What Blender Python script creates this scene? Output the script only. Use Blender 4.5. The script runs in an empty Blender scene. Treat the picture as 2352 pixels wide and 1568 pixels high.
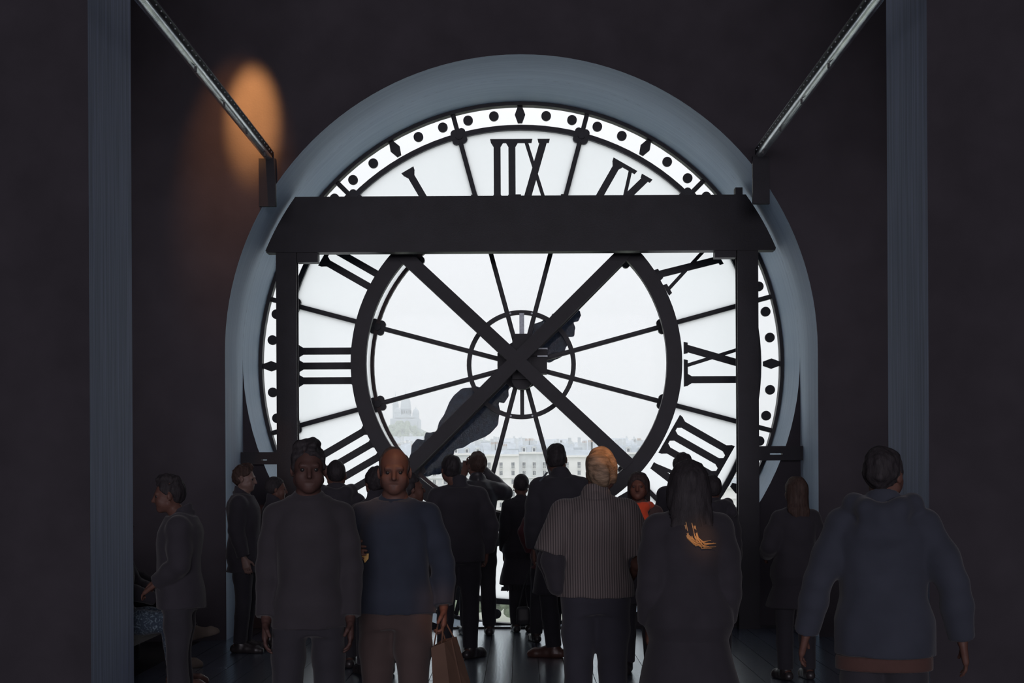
import bpy, bmesh, math, random
import numpy as np
from mathutils import Vector, Matrix

SC = bpy.context.scene
COL = SC.collection
random.seed(7)
PI = math.pi

# ------------------------------------------------------------------ camera
F_PX, EYE, U0, V0 = 3510.0, 1.55, 1196.0, 1080.0
cam_d = bpy.data.cameras.new('camera')
cam = bpy.data.objects.new('camera', cam_d)
COL.objects.link(cam)
SC.camera = cam
cam_d.sensor_width = 36.0
cam_d.lens = F_PX / 2352.0 * 36.0
cam_d.shift_x = -(U0 - 1176.0) / 2352.0
cam_d.shift_y = (V0 - 784.0) / 2352.0
cam_d.clip_start, cam_d.clip_end = 0.05, 6000.0
cam.location = (0, 0, EYE)
cam.matrix_world = Matrix.Translation((0, 0, EYE)) @ Matrix.Rotation(PI / 2, 4, 'X') @ Matrix.Rotation(math.radians(-0.3), 4, 'Z')

# ------------------------------------------------------------------ sky: an overcast dome, paler towards the horizon
SKY_HORIZON = 0.768
w = bpy.data.worlds.new('overcast_sky')
SC.world = w
w.use_nodes = True
nt = w.node_tree
nt.nodes.clear()
n_out = nt.nodes.new('ShaderNodeOutputWorld')
n_bg = nt.nodes.new('ShaderNodeBackground')
n_tc = nt.nodes.new('ShaderNodeTexCoord')
n_sep = nt.nodes.new('ShaderNodeSeparateXYZ')
n_mr = nt.nodes.new('ShaderNodeMapRange')
n_mr.inputs['From Min'].default_value = 0.0
n_mr.inputs['From Max'].default_value = 1.0
n_mr.inputs['To Min'].default_value = 1.0
n_mr.inputs['To Max'].default_value = 3.0
n_mul = nt.nodes.new('ShaderNodeMath')
n_mul.operation = 'MULTIPLY'
n_mul.inputs[1].default_value = SKY_HORIZON
nt.links.new(n_tc.outputs['Generated'], n_sep.inputs[0])
nt.links.new(n_sep.outputs['Z'], n_mr.inputs['Value'])
nt.links.new(n_mr.outputs[0], n_mul.inputs[0])
nt.links.new(n_mul.outputs[0], n_bg.inputs['Strength'])
n_bg.inputs['Color'].default_value = (0.925, 0.935, 0.97, 1)
nt.links.new(n_bg.outputs[0], n_out.inputs['Surface'])

# ------------------------------------------------------------------ lamps of the hall and added fill lights
def area_light(name, loc, target, sx, sy, power, color, spread=180.0):
    d = bpy.data.lights.new(name, 'AREA')
    d.shape = 'RECTANGLE'
    d.size, d.size_y, d.energy, d.color = sx, sy, power, color
    d.spread = math.radians(spread)
    o = bpy.data.objects.new(name, d)
    COL.objects.link(o)
    o.location = loc
    o.rotation_euler = (Vector(target) - Vector(loc)).to_track_quat('-Z', 'Y').to_euler()
    return o

def spot_light(name, loc, target, power, color, deg, blend, radius=0.04):
    d = bpy.data.lights.new(name, 'SPOT')
    d.energy, d.color, d.spot_size, d.spot_blend, d.shadow_soft_size = power, color, math.radians(deg), blend, radius
    o = bpy.data.objects.new(name, d)
    COL.objects.link(o)
    o.location = loc
    o.rotation_euler = (Vector(target) - Vector(loc)).to_track_quat('-Z', 'Y').to_euler()
    return o

# soft fill added far behind the camera to lift the dark tones
area_light('rear_fill_light', (0.0, -22.0, 4.0), (0, 14, 2.4), 17.4, 6.0, 3400.0, (0.98, 0.91, 1.0))
# dim overhead fill added to brighten the dark bay wall
area_light('bay_fill_light', (0.0, 12.2, 7.3), (0, 12.2, 0), 7.0, 3.0, 16.0, (1.0, 0.93, 1.0))
# unseen fill pair behind the piers, added for the dark sides of the bay
area_light('pier_fill_light', (-4.7, 11.4, 2.8), (-3.1, 14.1, 2.8), 0.8, 4.0, 5.4, (1.0, 0.92, 1.0), 56.0)
area_light('pier_fill_light', (4.6, 11.4, 2.8), (3.1, 14.1, 2.8), 0.8, 4.0, 5.4, (1.0, 0.92, 1.0), 56.0)
# warm accent lamps under the ceiling
spot_light('wall_washer_lamp', (-2.44, 12.80, 7.09), (-2.455, 14.10, 4.84), 4600.0, (1.0, 0.44, 0.125), 13.5, 1.0)
spot_light('wall_washer_lamp', (-2.46, 12.80, 7.09), (-2.60, 14.10, 4.45), 520.0, (1.0, 0.36, 0.10), 24.0, 1.0)  # weaker, wider spot added for the dim halo of the first
spot_light('accent_lamp', (0.2, 5.4, 6.6), (-0.63, 7.48, 1.69), 560.0, (1.0, 0.50, 0.24), 3.6, 1.0)
spot_light('accent_lamp', (1.7, 5.2, 5.6), (0.49, 8.28, 1.70), 1150.0, (1.0, 0.47, 0.18), 3.4, 1.0)
spot_light('accent_lamp', (1.0, 3.2, 5.0), (0.85, 7.12, 1.268), 700.0, (1.0, 0.46, 0.14), 2.0, 1.0)
spot_light('accent_lamp', (0.95, 5.0, 6.2), (0.91, 11.55, 1.33), 800.0, (1.0, 0.45, 0.24), 4.0, 1.0)
spot_light('accent_lamp', (-0.1, 3.4, 4.4), (-0.40, 7.48, 0.88), 420.0, (1.0, 0.45, 0.20), 3.2, 1.0)

SC.view_settings.view_transform = 'Standard'
SC.view_settings.look = 'None'
SC.view_settings.exposure = 0.0
SC.view_settings.gamma = 1.0
SC.view_settings.use_curve_mapping = False
SC.cycles.max_bounces = 10
SC.cycles.diffuse_bounces = 5
SC.cycles.glossy_bounces = 4
SC.cycles.transmission_bounces = 8
SC.cycles.transparent_max_bounces = 16
SC.cycles.volume_bounces = 1
SC.cycles.sample_clamp_indirect = 6.0
SC.cycles.caustics_reflective = False
SC.cycles.caustics_refractive = False

# ------------------------------------------------------------------ materials
def mat(name, color, rough=0.6, spec=0.5, metal=0.0, var=0.0, scale=8.0, bump=0.0, bscale=40.0, sheen=0.0, stretch=None, hue2=None, coat=0.0):
    m = bpy.data.materials.new(name)
    m.use_nodes = True
    t = m.node_tree
    b = t.nodes['Principled BSDF']
    b.inputs['Base Color'].default_value = (*color, 1)
    b.inputs['Roughness'].default_value = rough
    b.inputs['Specular IOR Level'].default_value = spec
    b.inputs['Metallic'].default_value = metal
    if sheen:
        b.inputs['Sheen Weight'].default_value = sheen
    if coat:
        b.inputs['Coat Weight'].default_value = coat
        b.inputs['Coat Roughness'].default_value = 0.12
    if var or bump:
        tc = t.nodes.new('ShaderNodeTexCoord')
        mp = t.nodes.new('ShaderNodeMapping')
        if stretch:
            mp.inputs['Scale'].default_value = stretch
        t.links.new(tc.outputs['Object'], mp.inputs[0])
    if var:
        n = t.nodes.new('ShaderNodeTexNoise')
        n.inputs['Scale'].default_value = scale
        n.inputs['Detail'].default_value = 5
        r = t.nodes.new('ShaderNodeValToRGB')
        c2 = hue2 or tuple(min(1, c * (1 + var)) for c in color)
        r.color_ramp.elements[0].position, r.color_ramp.elements[1].position = 0.3, 0.7
        r.color_ramp.elements[0].color = (*[c * (1 - var) for c in color], 1)
        r.color_ramp.elements[1].color = (*c2, 1)
        t.links.new(mp.outputs[0], n.inputs['Vector'])
        t.links.new(n.outputs[0], r.inputs[0])
        t.links.new(r.outputs[0], b.inputs['Base Color'])
    if bump:
        n = t.nodes.new('ShaderNodeTexNoise')
        n.inputs['Scale'].default_value = bscale
        n.inputs['Detail'].default_value = 4
        bp = t.nodes.new('ShaderNodeBump')
        bp.inputs['Strength'].default_value = bump
        bp.inputs['Distance'].default_value = 0.01
        t.links.new(mp.outputs[0], n.inputs['Vector'])
        t.links.new(n.outputs[0], bp.inputs['Height'])
        t.links.new(bp.outputs[0], b.inputs['Normal'])
    return m

def mat_clear_glass(name):
    m = bpy.data.materials.new(name)
    m.use_nodes = True
    t = m.node_tree
    t.nodes.clear()
    o = t.nodes.new('ShaderNodeOutputMaterial')
    mx = t.nodes.new('ShaderNodeMixShader')
    tr = t.nodes.new('ShaderNodeBsdfTransparent')
    gl = t.nodes.new('ShaderNodeBsdfGlossy')
    fr = t.nodes.new('ShaderNodeFresnel')
    fr.inputs['IOR'].default_value = 1.075
    tr.inputs['Color'].default_value = (0.985, 0.99, 0.995, 1)
    gl.inputs['Roughness'].default_value = 0.02
    t.links.new(fr.outputs[0], mx.inputs[0])
    t.links.new(tr.outputs[0], mx.inputs[1])
    t.links.new(gl.outputs[0], mx.inputs[2])
    t.links.new(mx.outputs[0], o.inputs['Surface'])
    return m

def mat_frosted_glass(name, c):
    m = bpy.data.materials.new(name)
    m.use_nodes = True
    t = m.node_tree
    t.nodes.clear()
    o = t.nodes.new('ShaderNodeOutputMaterial')
    mx = t.nodes.new('ShaderNodeMixShader')
    mx.inputs[0].default_value = 0.04
    tr = t.nodes.new('ShaderNodeBsdfTranslucent')
    gl = t.nodes.new('ShaderNodeBsdfGlossy')
    gl.inputs['Roughness'].default_value = 0.3
    tr.inputs['Color'].default_value = (*c, 1)
    t.links.new(tr.outputs[0], mx.inputs[1])
    t.links.new(gl.outputs[0], mx.inputs[2])
    t.links.new(mx.outputs[0], o.inputs['Surface'])
    return m

def mat_reveal(name, cx, cz):
    # brushed blue grey plaster: streaks that follow the curve of the tunnel
    m = mat(name, (0.30, 0.34, 0.38), 0.62, 0.4)
    t = m.node_tree
    b = t.nodes['Principled BSDF']
    geo = t.nodes.new('ShaderNodeNewGeometry')
    sep = t.nodes.new('ShaderNodeSeparateXYZ')
    t.links.new(geo.outputs['Position'], sep.inputs[0])
    def mth(op, a, bb=None):
        n = t.nodes.new('ShaderNodeMath')
        n.operation = op
        for i, x in enumerate((a, bb)):
            if x is None:
                continue
            if isinstance(x, (int, float)):
                n.inputs[i].default_value = x
            else:
                t.links.new(x, n.inputs[i])
        return n.outputs[0]
    dz = mth('SUBTRACT', sep.outputs['Z'], cz)
    dzp = mth('MAXIMUM', dz, -9.0)
    ang = mth('ARCTAN2', mth('SUBTRACT', sep.outputs['X'], cx), dzp)
    cmb = t.nodes.new('ShaderNodeCombineXYZ')
    t.links.new(mth('MULTIPLY', ang, 2.2), cmb.inputs[0])
    t.links.new(mth('MULTIPLY', sep.outputs['Y'], 16.0), cmb.inputs[1])
    n = t.nodes.new('ShaderNodeTexNoise')
    n.inputs['Scale'].default_value = 1.0
    n.inputs['Detail'].default_value = 6
    n.inputs['Roughness'].default_value = 0.65
    t.links.new(cmb.outputs[0], n.inputs['Vector'])
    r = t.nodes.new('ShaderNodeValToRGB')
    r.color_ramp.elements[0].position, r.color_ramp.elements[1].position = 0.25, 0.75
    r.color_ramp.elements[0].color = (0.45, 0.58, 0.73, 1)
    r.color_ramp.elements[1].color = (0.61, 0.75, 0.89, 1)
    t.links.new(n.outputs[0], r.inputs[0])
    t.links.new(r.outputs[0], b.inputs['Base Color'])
    bp = t.nodes.new('ShaderNodeBump')
    bp.inputs['Strength'].default_value = 0.15
    bp.inputs['Distance'].default_value = 0.01
    t.links.new(n.outputs[0], bp.inputs['Height'])
    t.links.new(bp.outputs[0], b.inputs['Normal'])
    return m

def mat_planks(name):
    m = mat(name, (0.040, 0.038, 0.040), 0.30, 0.5)
    t = m.node_tree
    b = t.nodes['Principled BSDF']
    b.inputs['Specular IOR Level'].default_value = 1.0
    b.inputs['Specular Tint'].default_value = (0.68, 0.86, 1.0, 1)
    b.inputs['Coat Weight'].default_value = 1.0
    b.inputs['Coat IOR'].default_value = 2.1
    b.inputs['Coat Roughness'].default_value = 0.27
    b.inputs['Coat Tint'].default_value = (0.80, 0.92, 1.0, 1)
    tc = t.nodes.new('ShaderNodeTexCoord')
    oi = t.nodes.new('ShaderNodeObjectInfo')
    add = t.nodes.new('ShaderNodeVectorMath')
    add.operation = 'ADD'
    sc = t.nodes.new('ShaderNodeVectorMath')
    sc.operation = 'SCALE'
    sc.inputs['Scale'].default_value = 37.0
    cmb = t.nodes.new('ShaderNodeCombineXYZ')
    t.links.new(oi.outputs['Random'], cmb.inputs[0])
    t.links.new(oi.outputs['Random'], cmb.inputs[1])
    t.links.new(cmb.outputs[0], sc.inputs[0])
    t.links.new(tc.outputs['Object'], add.inputs[0])
    t.links.new(sc.outputs[0], add.inputs[1])
    mp = t.nodes.new('ShaderNodeMapping')
    mp.inputs['Scale'].default_value = (5.0, 1.0, 1.0)
    t.links.new(add.outputs[0], mp.inputs[0])
    wv = t.nodes.new('ShaderNodeTexWave')
    wv.wave_type = 'BANDS'
    wv.bands_direction = 'X'
    wv.inputs['Scale'].default_value = 2.2
    wv.inputs['Distortion'].default_value = 14.0
    wv.inputs['Detail'].default_value = 3.0
    wv.inputs['Detail Scale'].default_value = 0.7
    t.links.new(mp.outputs[0], wv.inputs['Vector'])
    r = t.nodes.new('ShaderNodeValToRGB')
    r.color_ramp.elements[0].color = (0.056, 0.064, 0.098, 1)
    r.color_ramp.elements[1].color = (0.074, 0.086, 0.124, 1)
    t.links.new(wv.outputs[0], r.inputs[0])
    t.links.new(r.outputs[0], b.inputs['Base Color'])
    rr = t.nodes.new('ShaderNodeMapRange')
    rr.inputs['To Min'].default_value = 0.20
    rr.inputs['To Max'].default_value = 0.25
    t.links.new(wv.outputs[0], rr.inputs['Value'])
    t.links.new(rr.outputs[0], b.inputs['Roughness'])
    bp = t.nodes.new('ShaderNodeBump')
    bp.inputs['Strength'].default_value = 0.07
    bp.inputs['Distance'].default_value = 0.0015
    t.links.new(wv.outputs[0], bp.inputs['Height'])
    t.links.new(bp.outputs[0], b.inputs['Normal'])
    return m

XC, ZC, R_TUN = 0.012, 2.653, 2.735
Y_FRONT, Y_MID, Y_DIAL = 14.1, 15.0, 16.0
K = 1.0 / 219.4                                  # metres per picture pixel on the dial

M = {}
M['wall'] = mat('dark_wall_paint', (0.046, 0.042, 0.050), 0.9, 0.1, var=0.12, scale=3.0, bump=0.12, bscale=60)
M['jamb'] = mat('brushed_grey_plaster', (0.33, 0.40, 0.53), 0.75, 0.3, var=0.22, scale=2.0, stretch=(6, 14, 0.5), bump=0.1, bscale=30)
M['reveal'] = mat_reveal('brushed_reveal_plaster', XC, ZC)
M['floor'] = mat('dark_floor_screed', (0.020, 0.020, 0.024), 0.5, 0.4, var=0.2)
M['plank'] = mat_planks('dark_oiled_oak')
M['steel'] = mat('black_painted_steel', (0.017, 0.017, 0.022), 0.45, 0.14, var=0.15, scale=5, bump=0.08, bscale=90)
M['iron'] = mat('cast_iron_paint', (0.020, 0.021, 0.027), 0.45, 0.2, var=0.15, scale=12, bump=0.15, bscale=120)
M['rust'] = mat('worn_red_lead_iron', (0.050, 0.034, 0.035), 0.5, 0.25, var=0.3, scale=16, bump=0.2, bscale=120)
M['handm'] = mat('weathered_zinc', (0.030, 0.043, 0.066), 0.7, 0.1, var=0.4, scale=30, bump=0.3, bscale=80)
M['clear'] = mat_clear_glass('clear_glass')
M['frost'] = mat_frosted_glass('frosted_glass', (0.95, 0.965, 0.975))
M['railbeam'] = mat('grey_gloss_steel', (0.72, 0.80, 0.86), 0.24, 0.6, metal=0.9, var=0.3, scale=14, stretch=(1, 0.3, 1), bump=0.15, bscale=50)
M['bolt'] = mat('dark_rivet_steel', (0.03, 0.03, 0.035), 0.5, 0.4, var=0.1)
M['plate'] = mat('pale_galvanised_steel', (0.42, 0.46, 0.50), 0.5, 0.4, 0.2, var=0.2, scale=40)
M['stone'] = mat('pale_limestone', (0.62, 0.64, 0.65), 0.85, 0.2, var=0.12, scale=0.4, bump=0.1, bscale=2)
M['stone2'] = mat('grey_limestone', (0.56, 0.585, 0.60), 0.85, 0.2, var=0.14, scale=0.3)
M['stone3'] = mat('chalk_white_travertine', (0.78, 0.77, 0.75), 0.8, 0.2, var=0.06, scale=0.1)
M['zincroof'] = mat('zinc_roof', (0.38, 0.42, 0.46), 0.5, 0.4, var=0.15, scale=0.6)
M['pane'] = mat('dark_window_glass', (0.05, 0.06, 0.075), 0.12, 0.6, var=0.3, scale=0.6)
M['shutter'] = mat('white_wood_shutter', (0.72, 0.72, 0.70), 0.7, 0.3, var=0.05)
M['chimney'] = mat('terracotta_chimney', (0.40, 0.30, 0.24), 0.8, 0.2, var=0.2)
M['leaf'] = mat('tree_leaves', (0.13, 0.17, 0.10), 0.7, 0.3, var=0.4, scale=0.9)
M['bark'] = mat('tree_bark', (0.10, 0.08, 0.06), 0.9, 0.1, var=0.3, scale=2)
M['earth'] = mat('city_ground', (0.34, 0.36, 0.30), 0.9, 0.1, var=0.25, scale=0.03)

M['churchst'] = mat('weathered_church_stone', (0.42, 0.46, 0.50), 0.85, 0.2, var=0.12, scale=0.1)
M['hillg'] = mat('wooded_slope', (0.13, 0.17, 0.15), 0.9, 0.1, var=0.4, scale=0.05)

# ------------------------------------------------------------------ mesh helpers
class MB:
    """collects closed shapes of one part"""
    def __init__(self):
        self.v, self.f = [], []
    def add(self, vs, fs):
        b = len(self.v)
        self.v.extend([tuple(x) for x in vs])
        self.f.extend([tuple(i + b for i in q) for q in fs])
        return self
    def box(self, x0, x1, y0, y1, z0, z1):
        vs = [(x0, y0, z0), (x1, y0, z0), (x1, y1, z0), (x0, y1, z0), (x0, y0, z1), (x1, y0, z1), (x1, y1, z1), (x0, y1, z1)]
        return self.add(vs, [(0, 3, 2, 1), (4, 5, 6, 7), (0, 1, 5, 4), (1, 2, 6, 5), (2, 3, 7, 6), (3, 0, 4, 7)])
    def prism(self, pts, y0, y1):
        """polygon pts (x, z) extruded from y0 to y1"""
        n = len(pts)
        vs = [(x, y0, z) for x, z in pts] + [(x, y1, z) for x, z in pts]
        fs = [tuple(range(n)), tuple(range(2 * n - 1, n - 1, -1))]
        fs += [(i, i + n, (i + 1) % n + n, (i + 1) % n) for i in range(n)]
        return self.add(vs, fs)
    def strip(self, inner, outer, y0, y1, closed=False):
        """band between two (x, z) polylines of equal length, extruded y0..y1"""
        n = len(inner)
        vs = [(x, y0, z) for x, z in inner] + [(x, y0, z) for x, z in outer] + [(x, y1, z) for x, z in inner] + [(x, y1, z) for x, z in outer]
        fs = []
        rng = range(n if closed else n - 1)
        for i in rng:
            j = (i + 1) % n
            fs += [(i, j, n + j, n + i), (2 * n + i, 3 * n + i, 3 * n + j, 2 * n + j), (i, 2 * n + i, 2 * n + j, j), (n + i, n + j, 3 * n + j, 3 * n + i)]
        if not closed:
            e = n - 1
            fs += [(0, n, 3 * n, 2 * n), (e, 2 * n + e, 3 * n + e, n + e)]
        return self.add(vs, fs)
    def ring(self, cx, cz, r0, r1, y0, y1, n=96):
        a = [2 * PI * i / n for i in range(n)]
        return self.strip([(cx + r0 * math.sin(t), cz + r0 * math.cos(t)) for t in a], [(cx + r1 * math.sin(t), cz + r1 * math.cos(t)) for t in a], y0, y1, True)
    def sector(self, cx, cz, r0, r1, a0, a1, y0, y1, n=10):
        a = [a0 + (a1 - a0) * i / n for i in range(n + 1)]
        return self.strip([(cx + r0 * math.sin(t), cz + r0 * math.cos(t)) for t in a], [(cx + r1 * math.sin(t), cz + r1 * math.cos(t)) for t in a], y0, y1)
    def disc(self, cx, cz, r, y0, y1, n=20):
        return self.prism([(cx + r * math.sin(2 * PI * i / n), cz + r * math.cos(2 * PI * i / n)) for i in range(n)], y0, y1)
    def tube(self, pts, rad, n=8):
        """round tube along 3D points; rad a number or a list"""
        pts = [Vector(p) for p in pts]
        m = len(pts)
        rad = rad if isinstance(rad, (list, tuple)) else [rad] * m
        vs, fs = [], []
        up = Vector((0, 0, 1))
        for i, p in enumerate(pts):
            d = (pts[min(i + 1, m - 1)] - pts[max(i - 1, 0)]).normalized()
            s = d.cross(up)
            s = d.cross(Vector((1, 0, 0))) if s.length < 0.05 else s
            s.normalize()
            t = s.cross(d).normalized()
            for k in range(n):
                a = 2 * PI * k / n
                vs.append(p + rad[i] * (math.cos(a) * s + math.sin(a) * t))
        for i in range(m - 1):
            for k in range(n):
                k2 = (k + 1) % n
                fs.append((i * n + k, i * n + k2, (i + 1) * n + k2, (i + 1) * n + k))
        fs += [tuple(range(n - 1, -1, -1)), tuple(range((m - 1) * n, m * n))]
        return self.add(vs, fs)
    def lathe(self, prof, loc=(0, 0, 0), n=16, sx=1.0, sy=1.0):
        """profile of (radius, z) turned about z"""
        vs, fs = [], []
        m = len(prof)
        for r, z in prof:
            for k in range(n):
                a = 2 * PI * k / n
                vs.append((loc[0] + sx * r * math.cos(a), loc[1] + sy * r * math.sin(a), loc[2] + z))
        for i in range(m - 1):
            for k in range(n):
                k2 = (k + 1) % n
                fs.append((i * n + k, i * n + k2, (i + 1) * n + k2, (i + 1) * n + k))
        fs += [tuple(range(n - 1, -1, -1)), tuple(range((m - 1) * n, m * n))]
        return self.add(vs, fs)
    def ball(self, c, r, n=10, m=7):
        r = r if isinstance(r, (tuple, list)) else (r, r, r)
        prof = [(max(0.02, math.sin(PI * i / m)), -math.cos(PI * i / m)) for i in range(m + 1)]
        b = len(self.v)
        self.lathe(prof, (0, 0, 0), n)
        for i in range(b, len(self.v)):
            x, y, z = self.v[i]
            self.v[i] = (c[0] + r[0] * x, c[1] + r[1] * y, c[2] + r[2] * z)
        return self
    def mesh(self, name, material, smooth=False):
        me = bpy.data.meshes.new(name)
        me.from_pydata(self.v, [], self.f)
        bm = bmesh.new()
        bm.from_mesh(me)
        bmesh.ops.recalc_face_normals(bm, faces=bm.faces)
        bm.to_mesh(me)
        bm.free()
        if material:
            me.materials.append(material)
        if smooth:
            me.polygons.foreach_set('use_smooth', [True] * len(me.polygons))
            me.set_sharp_from_angle(angle=math.radians(40))
        return me
    def obj(self, name, material, parent=None, smooth=False):
        return link(name, self.mesh(name, material, smooth), parent)

def link(name, me, parent=None, loc=None):
    o = bpy.data.objects.new(name, me)
    COL.objects.link(o)
    if parent is not None:
        o.parent = parent
    if loc is not None:
        o.location = loc
    return o

def thing(name, label, cat, loc=(0, 0, 0), group=None):
    o = bpy.data.objects.new(name, None)
    o.empty_display_size = 0.2
    COL.objects.link(o)
    o.location = loc
    return tag(o, label, cat, group)

def tag(o, label, cat, group=None):
    o['label'] = label
    o['category'] = cat
    if group:
        o['group'] = group
    return o

def struct(o):
    o['kind'] = 'structure'
    return o

def px(u, v, y):
    """the point at depth y that the photograph shows at pixel u, v"""
    return Vector(((u - U0) * y / F_PX, y, EYE + (V0 - v) * y / F_PX))
# ================================================================== SETTING
H_CEIL = 7.4
ZF = 0.0

# floor: screed slab with oak boards laid on it where the picture shows it
fl = struct(MB().box(-9, 9, -36, Y_MID, -0.30, -0.012).obj('floor', M['floor']))
random.seed(11)
PW = 0.205
plank_meshes = [MB().box(-PW / 2 + 0.0025, PW / 2 - 0.0025, 0.0, L, -0.014, 0.0).mesh('floor_board', M['plank']) for L in (1.197, 1.597, 1.997)]
LEN = (1.2, 1.6, 2.0)
for ix in range(-14, 15):
    y = 10.9 - random.choice((0.0, 0.4, 0.8))
    while y < Y_MID - 0.3:
        k = random.randrange(3)
        if y + LEN[k] > Y_MID:
            k = min(range(3), key=lambda q: abs(y + LEN[q] - Y_MID) if y + LEN[q] <= Y_MID + 0.01 else 9)
        link('floor_board', plank_meshes[k], fl, (ix * PW + 0.03, y, random.uniform(0, 0.0012) - 0.0012))
        y += LEN[k]
# low metal edge that closes the floor in front of the glass
struct(MB().box(-2.70, 2.70, Y_MID - 0.03, Y_MID + 0.01, -0.30, 0.012).box(-2.70, 2.70, Y_MID - 0.012, Y_MID, 0.012, 0.018).obj('trim_1', M['steel']))

struct(MB().box(-9, 9, -36, Y_FRONT + 0.5, H_CEIL, H_CEIL + 0.3).obj('ceiling', M['wall']))
struct(MB().box(-9.3, -9, -36, Y_FRONT, -0.3, H_CEIL).obj('wall_hall_left', M['wall']))
struct(MB().box(9, 9.3, -36, Y_FRONT, -0.3, H_CEIL).obj('wall_hall_right', M['wall']))
struct(MB().box(-9.3, 9.3, -36.3, -36, -0.3, H_CEIL).obj('wall_hall_end', M['wall']))

# clock wall: a slab with an arched opening; its sides and vault are the front reveal
def arch_pts(r, n=72, zb=-0.3):
    p = [(XC - r, zb), (XC - r, ZC * 0.5)]
    p += [(XC - r * math.cos(PI * i / n), ZC + r * math.sin(PI * i / n)) for i in range(n + 1)]
    return p + [(XC + r, ZC * 0.5), (XC + r, zb)]
AP = arch_pts(R_TUN)
n_a = len(AP)
outer = []
for i, (x, z) in enumerate(AP):
    if i < 2:
        outer.append((-9.2, z))
    elif i >= n_a - 2:
        outer.append((9.2, z))
    else:
        ang = PI * (i - 2) / (n_a - 5)
        dx, dz = -math.cos(ang), math.sin(ang)
        t = min(9.2 / max(abs(dx), 1e-6), (H_CEIL + 0.2 - ZC) / max(dz, 1e-6))
        outer.append((XC + dx * t, ZC + dz * t))
def wall_with_hole(name, inner, outer, y0, y1, m_face, m_hole, closed, zb=-0.3):
    wb = MB()
    n = len(inner)
    wb.strip(inner, outer, y0, y1, closed)
    me = bpy.data.meshes.new(name)
    me.from_pydata(wb.v, [], wb.f)
    me.materials.append(m_face)
    me.materials.append(m_hole)
    for p in me.polygons:
        if set(p.vertices) <= set(list(range(n)) + list(range(2 * n, 3 * n))):
            p.material_index = 1
            p.use_smooth = True
    bm = bmesh.new()
    bm.from_mesh(me)
    bmesh.ops.recalc_face_normals(bm, faces=bm.faces)
    bm.to_mesh(me)
    bm.free()
    me.set_sharp_from_angle(angle=math.radians(40))
    return struct(link(name, me))
wall_with_hole('wall_back', AP, outer, Y_FRONT, Y_MID, M['wall'], M['reveal'], False)
nC = 120
CP = [(XC + R_TUN * math.sin(2 * PI * i / nC), ZC + R_TUN * math.cos(2 * PI * i / nC)) for i in range(nC)]
OP = []
for i in range(nC):
    a = 2 * PI * i / nC
    t = min(3.6 / max(abs(math.sin(a)), 1e-6), 3.4 / max(abs(math.cos(a)), 1e-6))
    OP.append((XC + t * math.sin(a), ZC + t * math.cos(a)))
wall_with_hole('wall_clock_tunnel', CP, OP, Y_MID, Y_DIAL + 0.05, M['wall'], M['reveal'], True)

# piers of the opening between the hall and the clock bay
def pier(name, x0, x1):
    o = MB().box(x0, x1, 9.475, 10.52, -0.012, H_CEIL)
    me = o.mesh(name, M['wall'])
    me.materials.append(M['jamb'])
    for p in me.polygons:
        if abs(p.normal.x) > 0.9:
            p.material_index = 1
    return struct(link(name, me))
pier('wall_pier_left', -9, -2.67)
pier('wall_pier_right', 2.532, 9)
# ================================================================== CLOCK FACE
clock = thing('clock_face', 'giant round glass clock face seen from behind, black roman numerals mirrored', 'clock', (XC, Y_DIAL, ZC))
def cpart(mb, name, m, smooth=False, parent=None):
    o = mb.obj(name, m, None, smooth)
    if parent is None:
        o.parent = clock
        o.matrix_parent_inverse = Matrix.Translation((-XC, -Y_DIAL, -ZC))
    else:
        o.parent = parent
    return o
def r2(r, a):
    return (XC + r * K * math.sin(a), ZC + r * K * math.cos(a))
A0 = math.radians(15)
cpart(MB().ring(XC, ZC, 592 * K, 599.6 * K, Y_DIAL - 0.10, Y_DIAL + 0.02, 120), 'outer_rim', M['iron'])
cpart(MB().ring(XC, ZC, 538 * K, 546 * K, Y_DIAL - 0.05, Y_DIAL + 0.03, 120).ring(XC, ZC, 546 * K, 551 * K, Y_DIAL - 0.02, Y_DIAL + 0.03, 120), 'minute_ring', M['iron'])
cpart(MB().ring(XC, ZC, 338 * K, 346 * K, Y_DIAL - 0.05, Y_DIAL + 0.03, 120), 'inner_ring', M['rust'])
cpart(MB().ring(XC, ZC, 114.5 * K, 125 * K, Y_DIAL - 0.055, Y_DIAL - 0.02, 72), 'hub_ring', M['iron'])
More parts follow.
